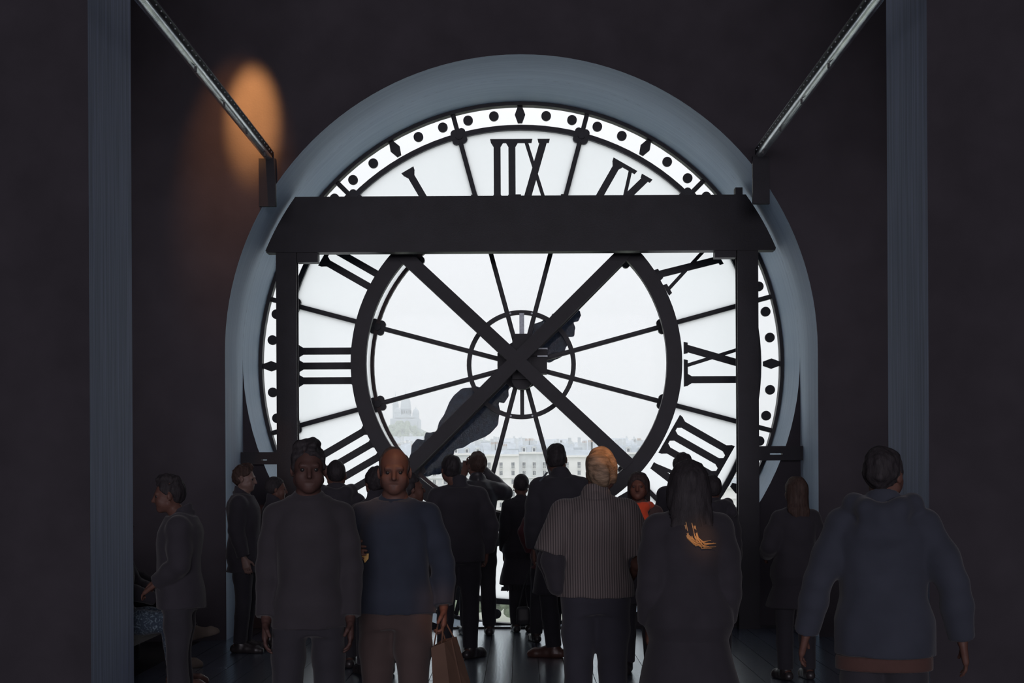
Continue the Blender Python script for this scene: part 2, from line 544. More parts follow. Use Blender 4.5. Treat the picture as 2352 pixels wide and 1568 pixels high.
for k in range(12):
    a = A0 + 2 * PI * k / 12
    s, c = math.sin(a), math.cos(a)
    def bar(mb, r0, r1, hw, y0, y1):
        q = []
        for r, sg in ((r0, -1), (r1, -1), (r1, 1), (r0, 1)):
            x, z = r2(r, a)
            q.append((x + sg * hw * K * c, z - sg * hw * K * s))
        return mb.prism(q, y0, y1)
    b = MB()
    bar(b, 52, 604, 5.2, Y_DIAL - 0.035, Y_DIAL + 0.03)
    bar(b, 60, 600, 2.0, Y_DIAL - 0.060, Y_DIAL - 0.035)
    cpart(b, 'glazing_bar', M['iron'])
    for rr, rad in ((341, 15), (542, 15)):
        x, z = r2(rr, a)
        bb = MB()
        for (dy, q) in ((0, 1.0),):
            for sx, sz in ((0.55, 0.55), (-0.55, 0.55), (0.55, -0.55), (-0.55, -0.55)):
                ox, oz = sx * rad * K, sz * rad * K
                bb.disc(x + ox * c + oz * s, z - ox * s + oz * c, rad * 0.62 * K, Y_DIAL - 0.045, Y_DIAL + 0.02, 12)
            bb.disc(x, z, rad * 0.55 * K, Y_DIAL - 0.075, Y_DIAL - 0.04, 10)
        cpart(bb, 'rosette', M['iron'])
    x, z = r2(119.7, a + (0.055 if k % 2 else -0.055))
    if abs(c) > 0.9:
        cpart(MB().disc(x, z, 2.3 * K, Y_DIAL - 0.060, Y_DIAL - 0.054, 8), 'rivet_or_hole', M['plate'])  # pale disc standing in for a bolt hole with bright sky behind
    g0, g1 = a + 0.004, a + 2 * PI / 12 - 0.004
    cpart(MB().sector(XC, ZC, 551 * K, 593 * K, g0, g1, Y_DIAL, Y_DIAL + 0.01, 10), 'minute_track_pane', M['clear'])
    cpart(MB().sector(XC, ZC, 346 * K, 538 * K, g0, g1, Y_DIAL, Y_DIAL + 0.012, 10), 'frosted_pane', M['frost'])
    cpart(MB().sector(XC, ZC, 50 * K, 338 * K, g0, g1, Y_DIAL, Y_DIAL + 0.01, 10), 'centre_pane', M['clear'])

# minute dots and hour lozenges in the minute track
for k in range(60):
    a = 2 * PI * k / 60
    s, c = math.sin(a), math.cos(a)
    if k % 5:
        x, z = r2(574, a)
        cpart(MB().disc(x, z, 11.2 * K, Y_DIAL - 0.02, Y_DIAL + 0.012, 20), 'minute_dot', M['iron'])
    else:
        pts = []
        for (t, r) in ((-5, 19), (5, 19), (12, 0), (5, -19), (-5, -19), (-12, 0)):
            x, z = r2(574 + r, a)
            pts.append((x + t * K * c, z - t * K * s))
        cpart(MB().prism(pts, Y_DIAL - 0.02, Y_DIAL + 0.012), 'hour_lozenge', M['iron'])

# roman numerals, as read from the street; the room sees them mirrored
NUM = ['XII', 'I', 'II', 'III', 'IIII', 'V', 'VI', 'VII', 'VIII', 'IX', 'X', 'XI']
RI, RO = 373.0, 518.0
WID = {'I': 34.0, 'V': 62.0, 'X': 72.0}
def numeral(h):
    st = NUM[h]
    total = sum(WID[ch] for ch in st)
    s0 = -total / 2
    polys = []
    def stroke(sa, ta, sb, tb, hw):
        polys.append([(sa - hw, ta), (sa + hw, ta), (sb + hw, tb), (sb - hw, tb)])
    def serif(sa, sb, top):
        t = RO if top else RI
        d = -9 if top else 9
        polys.append([(sa, t), (sb, t), (sb - 2, t + d), (sa + 2, t + d)])
    def brackets(sc, hw, top):
        t = RO - 8 if top else RI + 8
        d = -10 if top else 10
        polys.append([(sc - hw - 6, t), (sc + hw + 6, t), (sc + hw, t + d), (sc - hw, t + d)])
    runs = []
    for ch in st:
        wd = WID[ch]
        m = s0 + wd / 2
        if ch == 'I':
            stroke(m, RI + 4, m, RO - 4, 8.0)
            brackets(m, 8, True)
            brackets(m, 8, False)
            runs.append((m - 16, m + 16, True))
            runs.append((m - 16, m + 16, False))
        elif ch == 'V':
            stroke(m, RI + 2, m - 19, RO - 4, 8.5)
            stroke(m + 3, RI + 2, m + 20, RO - 4, 4.2)
            runs.append((m - 33, m - 6, True))
            runs.append((m + 8, m + 31, True))
        else:
            stroke(m + 20, RI + 4, m - 20, RO - 4, 8.5)
            stroke(m - 21, RI + 4, m + 21, RO - 4, 4.2)
            for sg in (-1, 1):
                runs.append((m + sg * 20 - 14, m + sg * 20 + 14, True))
                runs.append((m + sg * 20 - 14, m + sg * 20 + 14, False))
        s0 += wd
    for top in (True, False):
        rr = sorted([q[:2] for q in runs if q[2] == top])
        merged = []
        for q in rr:
            if merged and q[0] <= merged[-1][1] + 4:
                merged[-1][1] = max(merged[-1][1], q[1])
            else:
                merged.append(list(q))
        for q in merged:
            serif(q[0], q[1], top)
    a = -2 * PI * h / 12                     # mirrored: hours run counter-clockwise for the room
    s, c = math.sin(a), math.cos(a)
    mb = MB()
    for j, pl in enumerate(polys):
        q = []
        for (ss, tt) in pl:
            x, z = r2(tt, a)
            q.append((x - ss * K * c, z + ss * K * s))
        mb.prism(q, Y_DIAL - 0.022 - 0.0004 * j, Y_DIAL - 0.0005)
    return cpart(mb, 'roman_numeral', M['iron'])
for h in range(12):
    numeral(h)

# hub, gear box and hands
hub = cpart(MB().disc(XC, ZC, 55 * K, Y_DIAL - 0.04, Y_DIAL + 0.05, 32).disc(XC, ZC, 40 * K, Y_DIAL - 0.16, Y_DIAL - 0.04, 24), 'hub', M['iron'])
gb = MB()
gb.box(XC - 20 * K, XC + 22 * K, Y_DIAL - 0.42, Y_DIAL - 0.10, ZC - 38 * K, ZC + 52 * K)
gb.box(XC - 16 * K, XC + 26 * K, Y_DIAL - 0.30, Y_DIAL - 0.08, ZC + 50 * K, ZC + 66 * K)
gb.box(XC + 20 * K, XC + 58 * K, Y_DIAL - 0.30, Y_DIAL - 0.06, ZC - 24 * K, ZC + 15 * K)
gb.box(XC - 54 * K, XC - 18 * K, Y_DIAL - 0.25, Y_DIAL - 0.06, ZC - 22 * K, ZC + 24 * K)
gb.disc(XC + 2 * K, ZC - 36 * K, 24 * K, Y_DIAL - 0.34, Y_DIAL - 0.10, 20)
cpart(gb, 'gear_box', M['steel'])
cpart(MB().box(XC - 4 * K, XC + 7 * K, Y_DIAL - 0.10, Y_DIAL - 0.07, ZC + 60 * K, ZC + 117 * K), 'flat_stay', M['plate'])
for zk in (30, 13):
    cpart(MB().box(XC + 36 * K, XC + 59 * K, Y_DIAL - 0.36, Y_DIAL - 0.31, ZC + zk * K, ZC + (zk + 3) * K), 'bracket_clip', M['plate'])
cpart(MB().box(XC + 20 * K, XC + 58 * K, Y_DIAL - 0.35, Y_DIAL - 0.24, ZC + 15 * K, ZC + 31 * K), 'motor_block', M['steel'])
cpart(MB().box(XC - 3 * K, XC + 6 * K, Y_DIAL - 0.06, Y_DIAL - 0.02, ZC - 116 * K, ZC - 50 * K), 'lower_stay', M['iron'])

def hand_mesh(prof, ax, y0, y1, name):
    # ax: direction on the dial (x, z); prof: list of (distance, half width) in dial pixels
    ax = Vector(ax).normalized()
    nx = Vector((-ax.y, ax.x))
    L, Rr = [], []
    m = []
    for i in range(len(prof) - 1):
        (d0, w0), (d1, w1) = prof[i], prof[i + 1]
        for j in range(4):
            t = j / 4
            t2 = t * t * (3 - 2 * t)
            m.append((d0 + (d1 - d0) * t, w0 + (w1 - w0) * t2))
    m.append(prof[-1])
    for d, wv in m:
        p = ax * d * K
        L.append((XC + p.x + nx.x * wv * K, ZC + p.y + nx.y * wv * K))
        Rr.append((XC + p.x - nx.x * wv * K, ZC + p.y - nx.y * wv * K))
    mb = MB().strip(L, Rr, y0, y1)
    return cpart(mb, name, M['handm'])
hand_mesh([(-186, 6), (-180, 14), (-168, 18), (-158, 13), (-150, 26), (-136, 36), (-122, 27), (-112, 40), (-84, 50), (-56, 42), (-38, 22), (0, 20), (58, 18), (72, 30), (88, 33), (96, 24), (112, 44), (138, 60), (160, 61), (223, 42), (247, 31), (256, 36), (266, 45), (275, 41), (280, 36), (292, 49), (306, 48), (330, 33), (350, 16), (372, 9), (392, 2)],
          (-0.717, -0.697), Y_DIAL + 0.16, Y_DIAL + 0.19, 'hour_hand')
hand_mesh([(-120, 20), (-60, 14), (0, 14), (120, 16), (300, 14), (470, 9), (505, 2)], (-0.69, -0.72), Y_DIAL + 0.24, Y_DIAL + 0.265, 'minute_hand')
cpart(MB().disc(XC, ZC, 20 * K, Y_DIAL + 0.04, Y_DIAL + 0.28, 20), 'hand_axle', M['handm'])

# ================================================================== STEEL STRUCTURE IN FRONT OF THE CLOCK
YB = 14.84
sB = F_PX / YB
def pz(v, y):
    return EYE + (V0 - v) * y / F_PX
def pxx(u, y):
    return (u - U0) * y / F_PX
def arch_x(z, r):
    return math.sqrt(max(r * r - (z - ZC) ** 2, 0))
beam = thing('steel_crossbeam', 'thick black steel beam crossing the clock face above its middle', 'beam', (XC, YB, 3.7))
def gpart(mb, name, m, root, smooth=False):
    o = mb.obj(name, m, None, smooth)
    o.parent = root
    o.matrix_parent_inverse = Matrix.Translation(-root.location)
    return o
zt, zb_ = pz(449, YB), pz(573, YB)
RB = R_TUN - 0.045
pl = []
for i in range(9):
    z = zb_ + (zt - zb_) * i / 8
    pl.append((XC + arch_x(z, RB), z))
for i in range(8, -1, -1):
    z = zb_ + (zt - zb_) * i / 8
    pl.append((XC - arch_x(z, RB), z))
gpart(MB().prism(pl, YB, YB + 0.14), 'web', M['steel'], beam)
xb = arch_x(zb_, RB) - 0.01
gpart(MB().box(XC - xb, XC + xb, YB - 0.012, YB + 0.155, zb_ - 0.018, zb_), 'bottom_flange', M['steel'], beam)
gpart(MB().box(XC + arch_x(zt, RB) - 0.10, XC + arch_x(zt, RB) - 0.03, YB + 0.005, YB + 0.12, zt, zt + 0.07), 'end_lug', M['steel'], beam)
for (u0, u1) in ((1180, 1200), (1085, 1100), (1292, 1306)):
    gpart(MB().box(pxx(u0, YB), pxx(u1, YB), YB + 0.03, YB + 0.10, zt, zt + 0.018), 'top_lug', M['steel'], beam)
for (u0, u1, va, vb) in ((684, 732, 583, 599), (1645, 1694, 581, 593)):
    gpart(MB().box(pxx(u0, YB), pxx(u1, YB), YB + 0.01, YB + 0.15, pz(vb, YB), zb_ - 0.018), 'corner_bracket', M['steel'], beam)

def post(label, u0, u1):
    x0, x1 = pxx(u0, YB), pxx(u1, YB)
    r = thing('steel_post', label, 'post', ((x0 + x1) / 2, YB + 0.07, 0))
    z1 = zb_ - 0.019
    gpart(MB().box(x0, x1, YB, YB + 0.025, 0.0, z1).box(x0, x1, YB + 0.115, YB + 0.14, 0.0, z1), 'flange', M['steel'], r)
    gpart(MB().box((x0 + x1) / 2 - 0.012, (x0 + x1) / 2 + 0.012, YB + 0.025, YB + 0.115, 0.0, z1), 'web', M['steel'], r)
    s = -1 if x0 < 0 else 1
    zr0, zr1 = pz(1063 if s < 0 else 1060, YB), pz(1035 if s < 0 else 1027, YB)
    xa = x0 if s < 0 else x1
    xo = XC + s * (R_TUN - 0.004)
    um, un = ((600, 613) if s < 0 else (1769, 1798))
    zm0, zm1 = pz(1054 if s < 0 else 1047, YB), pz(1051.5 if s < 0 else 1043, YB)
    lo, hi = min(xa, xo), max(xa, xo)
    rb = MB().box(lo, hi, YB + 0.01, YB + 0.10, zr0, zm0).box(lo, hi, YB + 0.01, YB + 0.10, zm1, zr1)
    rb.box(lo, pxx(um, YB), YB + 0.01, YB + 0.10, zm0, zm1).box(pxx(un, YB), hi, YB + 0.01, YB + 0.10, zm0, zm1)
    gpart(rb, 'side_rail', M['steel'], r)
    return r
post('black steel post on the left of the clock, under the crossbeam', 636, 683)
post('black steel post on the right of the clock, under the crossbeam', 1696, 1744)

YX = 15.30
sX = F_PX / YX
xr, zr = pxx(1187.5, YX), pz(832, YX)
xx, zx = pxx(1188, YX), pz(827, YX)
cross = thing('steel_ring_brace', 'black steel ring with an X of diagonal bars in front of the dial', 'brace', (xr, YX, zr))
ro, ri = 381 / sX, 346 / sX
gpart(MB().ring(xr, zr, ri, ro, YX, YX + 0.10, 128), 'ring', M['steel'], cross)
def diag(ex, ez, y0):
    dx, dz = ex - xx, ez - zx
    L = math.hypot(dx, dz)
    ux, uz = dx / L, dz / L
    Lr = ri + 0.03
    def q(hw, y0, y1, off=0.0):
        pts = []
        for (t, s) in ((-Lr, -hw + off), (Lr, -hw + off), (Lr, hw + off), (-Lr, hw + off)):
            pts.append((xx + ux * t - uz * s, zx + uz * t + ux * s))
        return pts
    mb = MB().prism(q(15.5 / sX, y0, y0), y0, y0 + 0.03).prism(q(3 / sX, 0, 0), y0 + 0.03, y0 + 0.12).prism(q(15.5 / sX, 0, 0), y0 + 0.12, y0 + 0.14)
    return gpart(mb, 'diagonal_bar', M['steel'], cross)
diag(pxx(1423, YX), pz(1048, YX), YX - 0.035)
diag(pxx(946, YX), pz(1066, YX), YX - 0.037)
for u in (930, 1450):
    gpart(MB().box(pxx(u, YX) - 0.05, pxx(u, YX) + 0.05, YB + 0.1402, YX + 0.05, pz(560, YX), pz(530, YX)), 'hanger', M['steel'], cross)

# ================================================================== CEILING-HIGH RAIL BEAMS AT BOTH SIDES
def rail_beam(label, s, xi, xo):
    # runs along the room; the under flange faces the window light
    zu = EYE + 2.86
    r = thing('rail_beam', label, 'beam', ((xi + xo) / 2, 11.5, zu))
    y0, y1 = 8.2, Y_FRONT
    lo, hi = min(xi, xo), max(xi, xo)
    prof = [(xo, zu + 0.012), (xo - s * 0.002, zu + 0.002)]
    for q in range(9):                       # rounded nose that turns up to the web
        t = PI / 2 * q / 8
        prof.append((xi + s * 0.042 - s * 0.040 * math.sin(t), zu + 0.036 - 0.036 * math.cos(t)))
    prof.append((xi + s * 0.002, zu + 0.042))
    prof.append((xo, zu + 0.042))
    gpart(MB().prism(prof, y0, y1), 'under_flange', M['railbeam'], r, True)
    wx = xi - s * 0.004
    xw = (xi, xi + s * 0.012)
    gpart(MB().box(min(xw), max(xw), y0, y1, zu + 0.040, zu + 0.086), 'web', M['steel'], r)
    tx = (xi - s * 0.006, xo)
    gpart(MB().box(min(tx), max(tx), y0, y1, zu + 0.086, zu + 0.094), 'top_flange', M['railbeam'], r)
    me = MB().tube([(0, 0, 0), (-s * 0.008, 0, 0)], [0.006, 0.004], 6).mesh('rivet_or_hole', M['plate'])
    y = y1 - 0.12
    while y > 8.9:
        o = link('rivet_or_hole', me, r)
        o.location = Vector((xi - s * 0.003, y, zu + 0.063)) - r.location
        y -= 0.13
    mh = MB().box(-0.007, 0.007, -0.012, 0.012, -0.03, 0.004).mesh('clip', M['bolt'])
    for v in (150, 232, 296, 348):
        yy = F_PX * 2.86 / (V0 - v)
        o = link('clip', mh, r)
        o.location = Vector((xi + s * 0.012, yy, zu)) - r.location
    for yy in (8.6,):
        gpart(MB().tube([((xi + xo) / 2, yy, zu + 0.094), ((xi + xo) / 2, yy, H_CEIL)], 0.012, 8), 'hanger_rod', M['bolt'], r)
    gpart(MB().box(xi - s * 0.03 if s < 0 else xi - 0.03, xi - s * 0.03 + s * 0.155, y1 - 0.05, y1, zu - 0.42, zu + 0.02), 'wall_bracket', M['steel'], r)
    return r
rail_beam('riveted grey rail beam slanting down past the orange lit wall', -1, -2.27, -2.33)
rail_beam('riveted grey rail beam slanting down from the upper right column', 1, 2.178, 2.24)
# ================================================================== THE CITY OUTSIDE
random.seed(5)
GZ = -28.5
struct(MB().box(-900, 900, 60, 2600, GZ - 2, GZ).obj('ground_city', M['earth']))

# window of the facades: surround, two sashes; dark panes are sub-parts
WY = 600.0
sW = F_PX / WY
def facade_window_mesh(w_, h_, kind):
    mb = MB()
    t = 0.16
    mb.box(-w_ / 2 - t, -w_ / 2, -0.18, 0.1, -t, h_ + t).box(w_ / 2, w_ / 2 + t, -0.18, 0.1, -t, h_ + t)
    mb.box(-w_ / 2, w_ / 2, -0.18, 0.1, h_, h_ + t).box(-w_ / 2 - t, w_ / 2 + t, -0.30, 0.1, -t - 0.1, 0)
    mb.box(-0.06, 0.06, -0.12, 0.05, 0, h_)
    if kind == 'shutter':
        for s in (-1, 1):
            mb.box(s * (w_ / 2 + 0.45) - 0.33, s * (w_ / 2 + 0.45) + 0.33, -0.12, -0.04, 0, h_)
    if kind == 'balcony':
        for i in range(9):
            x = -w_ / 2 - 0.1 + (w_ + 0.2) * i / 8
            mb.box(x - 0.02, x + 0.02, -0.52, -0.48, 0, 0.95)
        mb.box(-w_ / 2 - 0.15, w_ / 2 + 0.15, -0.55, -0.45, 0.92, 1.0).box(-w_ / 2 - 0.2, w_ / 2 + 0.2, -0.6, 0.1, -0.2, 0)
    if kind == 'arch':
        n = 8
        inner = [(-w_ / 2 * math.cos(PI * i / n), h_ + w_ / 2 * math.sin(PI * i / n) * 0.6) for i in range(n + 1)]
        outr = [(-(w_ / 2 + t) * math.cos(PI * i / n), h_ + (w_ / 2 + t) * math.sin(PI * i / n) * 0.75) for i in range(n + 1)]
        mb.strip(inner, outr, -0.22, 0.1)
    return mb.mesh('window', M['shutter'])
WM = {k: facade_window_mesh(1.15, h_, k) for k, h_ in (('plain', 1.9), ('shutter', 1.8), ('balcony', 2.3), ('arch', 1.7))}
PM = {k: MB().box(-0.575, 0.575, -0.06, 0.08, 0, h_).mesh('pane', M['pane']) for k, h_ in (('plain', 1.9), ('shutter', 1.8), ('balcony', 2.3), ('arch', 1.7))}

ROWS = [(1075, 'balcony'), (1091, 'arch'), (1111, 'shutter'), (1140, 'plain'), (1164, 'shutter'), (1188, 'plain')]
def apartment(label, x0, x1, y, top_v, cols, roof_h, seed, m_wall):
    rnd = random.Random(seed)
    zt_ = EYE + (V0 - top_v) * y / F_PX
    b = thing('apartment_building', label, 'building', ((x0 + x1) / 2, y, GZ), 'stone apartment blocks across the river')
    wl = MB().box(x0, x1, y, y + 14, GZ, zt_)
    gpart(wl, 'wall', m_wall, b)
    cb = MB()
    for v in (1095.5, 1117.5, 1146, 1168):
        z = EYE + (V0 - v) * y / F_PX
        cb.box(x0 + 0.05, x1 - 0.05, y - 0.55, y, z - 0.35, z)
    cb.box(x0 + 0.05, x1 - 0.05, y - 0.9, y, zt_ - 0.7, zt_)
    gpart(cb, 'cornice', M['stone3'], b)
    # mansard roof with dormers
    rz = zt_ + roof_h
    vs = [(x0, y + 0.2, zt_), (x1, y + 0.2, zt_), (x1, y + 13.8, zt_), (x0, y + 13.8, zt_), (x0 + 0.3, y + 2.2, rz), (x1 - 0.3, y + 2.2, rz), (x1 - 0.3, y + 11.5, rz), (x0 + 0.3, y + 11.5, rz)]
    gpart(MB().add(vs, [(0, 3, 2, 1), (4, 5, 6, 7), (0, 1, 5, 4), (1, 2, 6, 5), (2, 3, 7, 6), (3, 0, 4, 7)]), 'roof', M['zincroof'], b)
    step = (x1 - x0) / cols
    for c in range(cols):
        xw = x0 + (c + 0.5) * step
        if roof_h > 2.4:
            dm = MB().box(xw - 0.8, xw + 0.8, y + 0.1, y + 2.5, zt_, zt_ + 1.9).prism([(xw - 1.0, zt_ + 1.9), (xw + 1.0, zt_ + 1.9), (xw, zt_ + 2.5)], y, y + 2.6)
            d = gpart(dm, 'dormer', M['stone'], b)
            o = link('pane', DPANE, d)
            o.location = (xw, y + 0.06, zt_ + 0.3)
        for (v, kind) in ROWS:
            if v - 14 < top_v + 6:
                continue
            z = EYE + (V0 - v) * y / F_PX
            o = link('window', WM[kind], b)
            o.location = Vector((xw, y, z)) - b.location
            p = link('pane', PM[kind], o)
    for k in range(2 + seed % 2):
        xc = x0 + (x1 - x0) * rnd.uniform(0.08, 0.92)
        ch = gpart(MB().box(xc - 0.9, xc + 0.9, y + 5, y + 6.2, rz - 0.5, rz + rnd.uniform(1.6, 3.2)), 'chimney_stack', M['stone2'], b)
        pots = MB()
        tz = max(q[2] for q in [tuple(v.co) for v in ch.data.vertices])
        for i in range(4):
            pots.tube([(xc - 0.66 + i * 0.44, y + 5.6, tz - 0.05), (xc - 0.66 + i * 0.44, y + 5.6, tz + 0.9)], [0.17, 0.13], 6)
        q = pots.obj('chimney_pots', M['chimney'], ch)
    return b
DPANE = MB().box(-0.45, 0.45, -0.02, 0.02, 0, 1.2).mesh('pane', M['pane'])
def xu(u, y=WY):
    return (u - U0) * y / F_PX
apartment('pale stone block in the lower left of the dial, below the hilltop church', xu(830), xu(985), 612, 1046, 5, 2.0, 1, M['stone2'])
apartment('pale stone block seen behind the man taking a photograph', xu(985), xu(1110), 600, 1040, 5, 3.0, 2, M['stone'])
apartment('pale stone block with arched windows behind the short woman', xu(1110), xu(1192), 598, 1043, 3, 1.6, 3, M['stone3'])
apartment('plain stone block between the tall man and the short woman', xu(1192), xu(1262), 600, 1038, 3, 2.8, 4, M['stone'])
apartment('stone block right of the tall man in the dark coat', xu(1262), xu(1400), 604, 1046, 5, 2.2, 5, M['stone3'])
apartment('stone block seen through the lower right of the steel ring', xu(1400), xu(1545), 600, 1040, 5, 2.8, 6, M['stone2'])
apartment('stone block with paired windows in the minute track beside the right post', xu(1625), xu(1790), 585, 1120, 4, 3.0, 7, M['stone3'])

# roofs that climb towards the hill
def town_house(x, y, wd, dp, h_, z0, m, roof, seed):
    rnd = random.Random(seed)
    mb = MB().box(x - wd / 2, x + wd / 2, y, y + dp, z0, z0 + h_)
    me = mb
    o = mb.mesh('town_house', m)
    t = thing('town_house', 'pale hazy town house among the rooftops below the hill', 'building', (x, y, z0), 'hazy rooftops below the hill')
    wl = link('wall', o, t)
    wl.matrix_parent_inverse = Matrix.Translation(-t.location)
    rf = MB()
    if roof:
        rf.add([(x - wd / 2, y, z0 + h_), (x + wd / 2, y, z0 + h_), (x + wd / 2, y + dp, z0 + h_), (x - wd / 2, y + dp, z0 + h_), (x - wd / 2 + 0.5, y + dp * 0.4, z0 + h_ + 4), (x + wd / 2 - 0.5, y + dp * 0.4, z0 + h_ + 4)],
               [(0, 1, 5, 4), (1, 2, 5), (2, 3, 4, 5), (3, 0, 4), (0, 3, 2, 1)])
    else:
        rf.box(x - wd / 2 + 1, x + wd / 2 - 1, y + 1, y + dp - 1, z0 + h_, z0 + h_ + 1.6)
    gpart(rf, 'roof', M['zincroof'], t)
    cs = MB()
    for k in range(2):
        xc = x + wd * rnd.uniform(-0.45, 0.45)
        cs.box(xc - 0.7, xc + 0.7, y + dp * 0.4, y + dp * 0.4 + 1.4, z0 + h_, z0 + h_ + rnd.uniform(4.5, 7))
    gpart(cs, 'chimney_stack', M['stone2'], t)
    wn = MB()
    nc = max(2, int(wd / 4.5))
    for c in range(nc):
        for r in range(3):
            xw = x - wd / 2 + (c + 0.5) * wd / nc
            zw = z0 + h_ - 3.4 - r * 3.3
            wn.box(xw - 0.6, xw + 0.6, y - 0.12, y + 0.05, zw, zw + 1.9)
    gpart(wn, 'windows', M['pane'], t)['kind'] = 'stuff'
    return t
rnd = random.Random(3)
n_house = 0
for row in range(15):
    y = 690 + 42 * row
    for k in range(6):
        u = 760 + k * 165 + (row * 71) % 165 + rnd.uniform(-18, 18)
        if u > 1570 or u < 830:
            continue
        slope = max(0.0, (1240 - u) / 400.0)
        vt = 1040 - 22 * (y - 690) / 620 - 12 * slope * (y - 690) / 620 + rnd.uniform(-4, 5)
        z_top = EYE + (V0 - vt) * y / F_PX
        town_house((u - U0) * y / F_PX, y, rnd.uniform(14, 24), rnd.uniform(8, 14), z_top - GZ, GZ, M[rnd.choice(('stone', 'stone2', 'stone3'))], rnd.random() < 0.7, n_house)
        n_house += 1

# the hill with the domed church
HY = 1900.0
def hill_h(x, y):
    hx = (931 - U0) * HY / F_PX
    a = 60.0 * math.exp(-((x - hx) / 62.0) ** 2) * math.exp(-((y - HY) / 150.0) ** 2)
    b = 43.0 * math.exp(-((x - hx - 60) / 160.0) ** 2) * math.exp(-((y - HY - 60) / 240.0) ** 2)
    return GZ + 28 + max(a, b) + 1.8 * math.sin(x * 0.11 + 1.3) * math.sin(y * 0.05)
nx_, ny_ = 60, 30
vs = []
for j in range(ny_):
    for i in range(nx_):
        x, y = -420 + 900 * i / (nx_ - 1), 1360 + 760 * j / (ny_ - 1)
        e = min(1.0, min(i, nx_ - 1 - i, j, ny_ - 1 - j) / 3.0)
        vs.append((x, y, GZ - 1 + (hill_h(x, y) - GZ + 1) * e))
fs = [(j * nx_ + i, j * nx_ + i + 1, (j + 1) * nx_ + i + 1, (j + 1) * nx_ + i) for j in range(ny_ - 1) for i in range(nx_ - 1)]
hl = MB().add(vs, fs).obj('hill', M['hillg'], None, True)
struct(hl)
sH = F_PX / HY
hb = EYE + (V0 - 974) / sH
church = thing('domed_church', 'white domed church with a bell tower on the hilltop in the mist', 'church', ((931 - U0) / sH, HY, hb))
def hx(u):
    return (u - U0) / sH
def hz(v):
    return EYE + (V0 - v) / sH
def dome_prof(r, z0, z1):
    return [(r * math.cos(t) ** 0.75 if t < PI / 2 - 0.01 else 0.05, z0 + (z1 - z0) * math.sin(t) ** 1.1) for t in [PI / 2 * i / 8 for i in range(9)]]
gpart(MB().box(hx(898), hx(963), HY - 8, HY + 40, hb - 12, hz(960)).box(hx(903), hx(960), HY - 14, HY - 8, hb - 12, hz(966)).prism([(hx(908), hz(958)), (hx(958), hz(958)), (hx(931), hz(949))], HY - 9, HY + 30), 'nave', M['churchst'], church)
gpart(MB().lathe([(6.8, hz(958) - 1), (6.8, hz(951)), (7.4, hz(950)), (6.3, hz(949)), (6.3, hz(938)), (7.1, hz(937)), (6.7, hz(934))], (hx(931.5), HY + 10, 0), 24), 'drum', M['churchst'], church)
cc = MB()
for i in range(18):
    a = 2 * PI * i / 18
    cc.box(hx(931.5) + 6.5 * math.cos(a) - 0.5, hx(931.5) + 6.5 * math.cos(a) + 0.5, HY + 10 + 6.5 * math.sin(a) - 0.5, HY + 10 + 6.5 * math.sin(a) + 0.5, hz(948), hz(940))
gpart(cc, 'arcade_openings', M['pane'], church)
gpart(MB().lathe(dome_prof(6.6, hz(934), hz(907)) + [(1.6, hz(907.5)), (1.6, hz(902)), (0.4, hz(901)), (0.15, hz(892))], (hx(931.5), HY + 10, 0), 24), 'main_dome', M['churchst'], church)
gpart(MB().box(hx(898), hx(911), HY + 30, HY + 37, hb, hz(925)).box(hx(897), hx(912), HY + 29.5, HY + 37.5, hz(926), hz(924)).lathe(dome_prof(3.2, hz(924), hz(905)) + [(0.4, hz(904)), (0.15, hz(893))], (hx(904.5), HY + 33, 0), 12), 'bell_tower', M['churchst'], church)
for u, z0, z1 in ((914, 950, 930), (955.5, 952, 933)):
    gpart(MB().lathe([(4.3, hz(960)), (4.3, hz(z0 - 3)), (4.6, hz(z0 - 4))] + dome_prof(4.2, hz(z0 - 4), hz(z1 + 4)) + [(0.5, hz(z1 + 3)), (0.15, hz(z1 - 2))], (hx(u), HY + 2, 0), 14), 'side_dome', M['churchst'], church)

# trees
def leaf_clump(rnd, r, n, fl=0.75):
    mb = MB()
    for i in range(n):
        a, b, q = rnd.uniform(0, 2 * PI), rnd.uniform(-1, 1), rnd.uniform(0.45, 1) ** 0.5
        c = (r * q * math.cos(a) * math.sqrt(1 - b * b), r * q * math.sin(a) * math.sqrt(1 - b * b), r * fl * q * b)
        s = r * rnd.uniform(0.16, 0.30)
        mb.ball(c, (s, s, s * 0.8), 7, 5)
    return mb
rnd = random.Random(9)
CROWNS = [leaf_clump(rnd, 6.0, 70).mesh('crown', M['leaf']) for _ in range(3)]
TRUNK = MB().tube([(0, 0, 0), (0.1, 0.1, 6), (0, 0, 12)], [0.5, 0.4, 0.25], 8).mesh('trunk', M['bark'])
def tree(x, y, k, sc, rz):
    t = thing('tree', 'round crowned tree of the riverside garden seen through the minute track', 'tree', (x, y, GZ), 'garden trees below the clock')
    t.scale = (sc, sc, sc)
    t.rotation_euler = (0, 0, rz)
    link('trunk', TRUNK, t)
    link('crown', CROWNS[k], t, (0, 0, 13.5))
for row in range(5):
    for k in range(9):
        y = 240 + 17 * row
        x = -50 + 12.6 * k + (row % 2) * 5.5 + rnd.uniform(-0.6, 0.6)
        tree(x, y + rnd.uniform(-0.8, 0.8), (row + k) % 3, rnd.uniform(0.64, 0.76), rnd.uniform(0, 6))
for u, y in ((1640, 395), (1688, 430), (1745, 400)):
    tree((u - U0) * y / F_PX, y, 1, 0.95, u)
hf = MB()
for i in range(150):
    u, v = rnd.uniform(885, 1010), 0
    x = hx(u) + rnd.uniform(-6, 6)
    y = HY - rnd.uniform(30, 130)
    z = hill_h(x, y)
    s = rnd.uniform(2.2, 4.6)
    hf.ball((x, y, z + s * 0.4), (s, s, s), 7, 5)
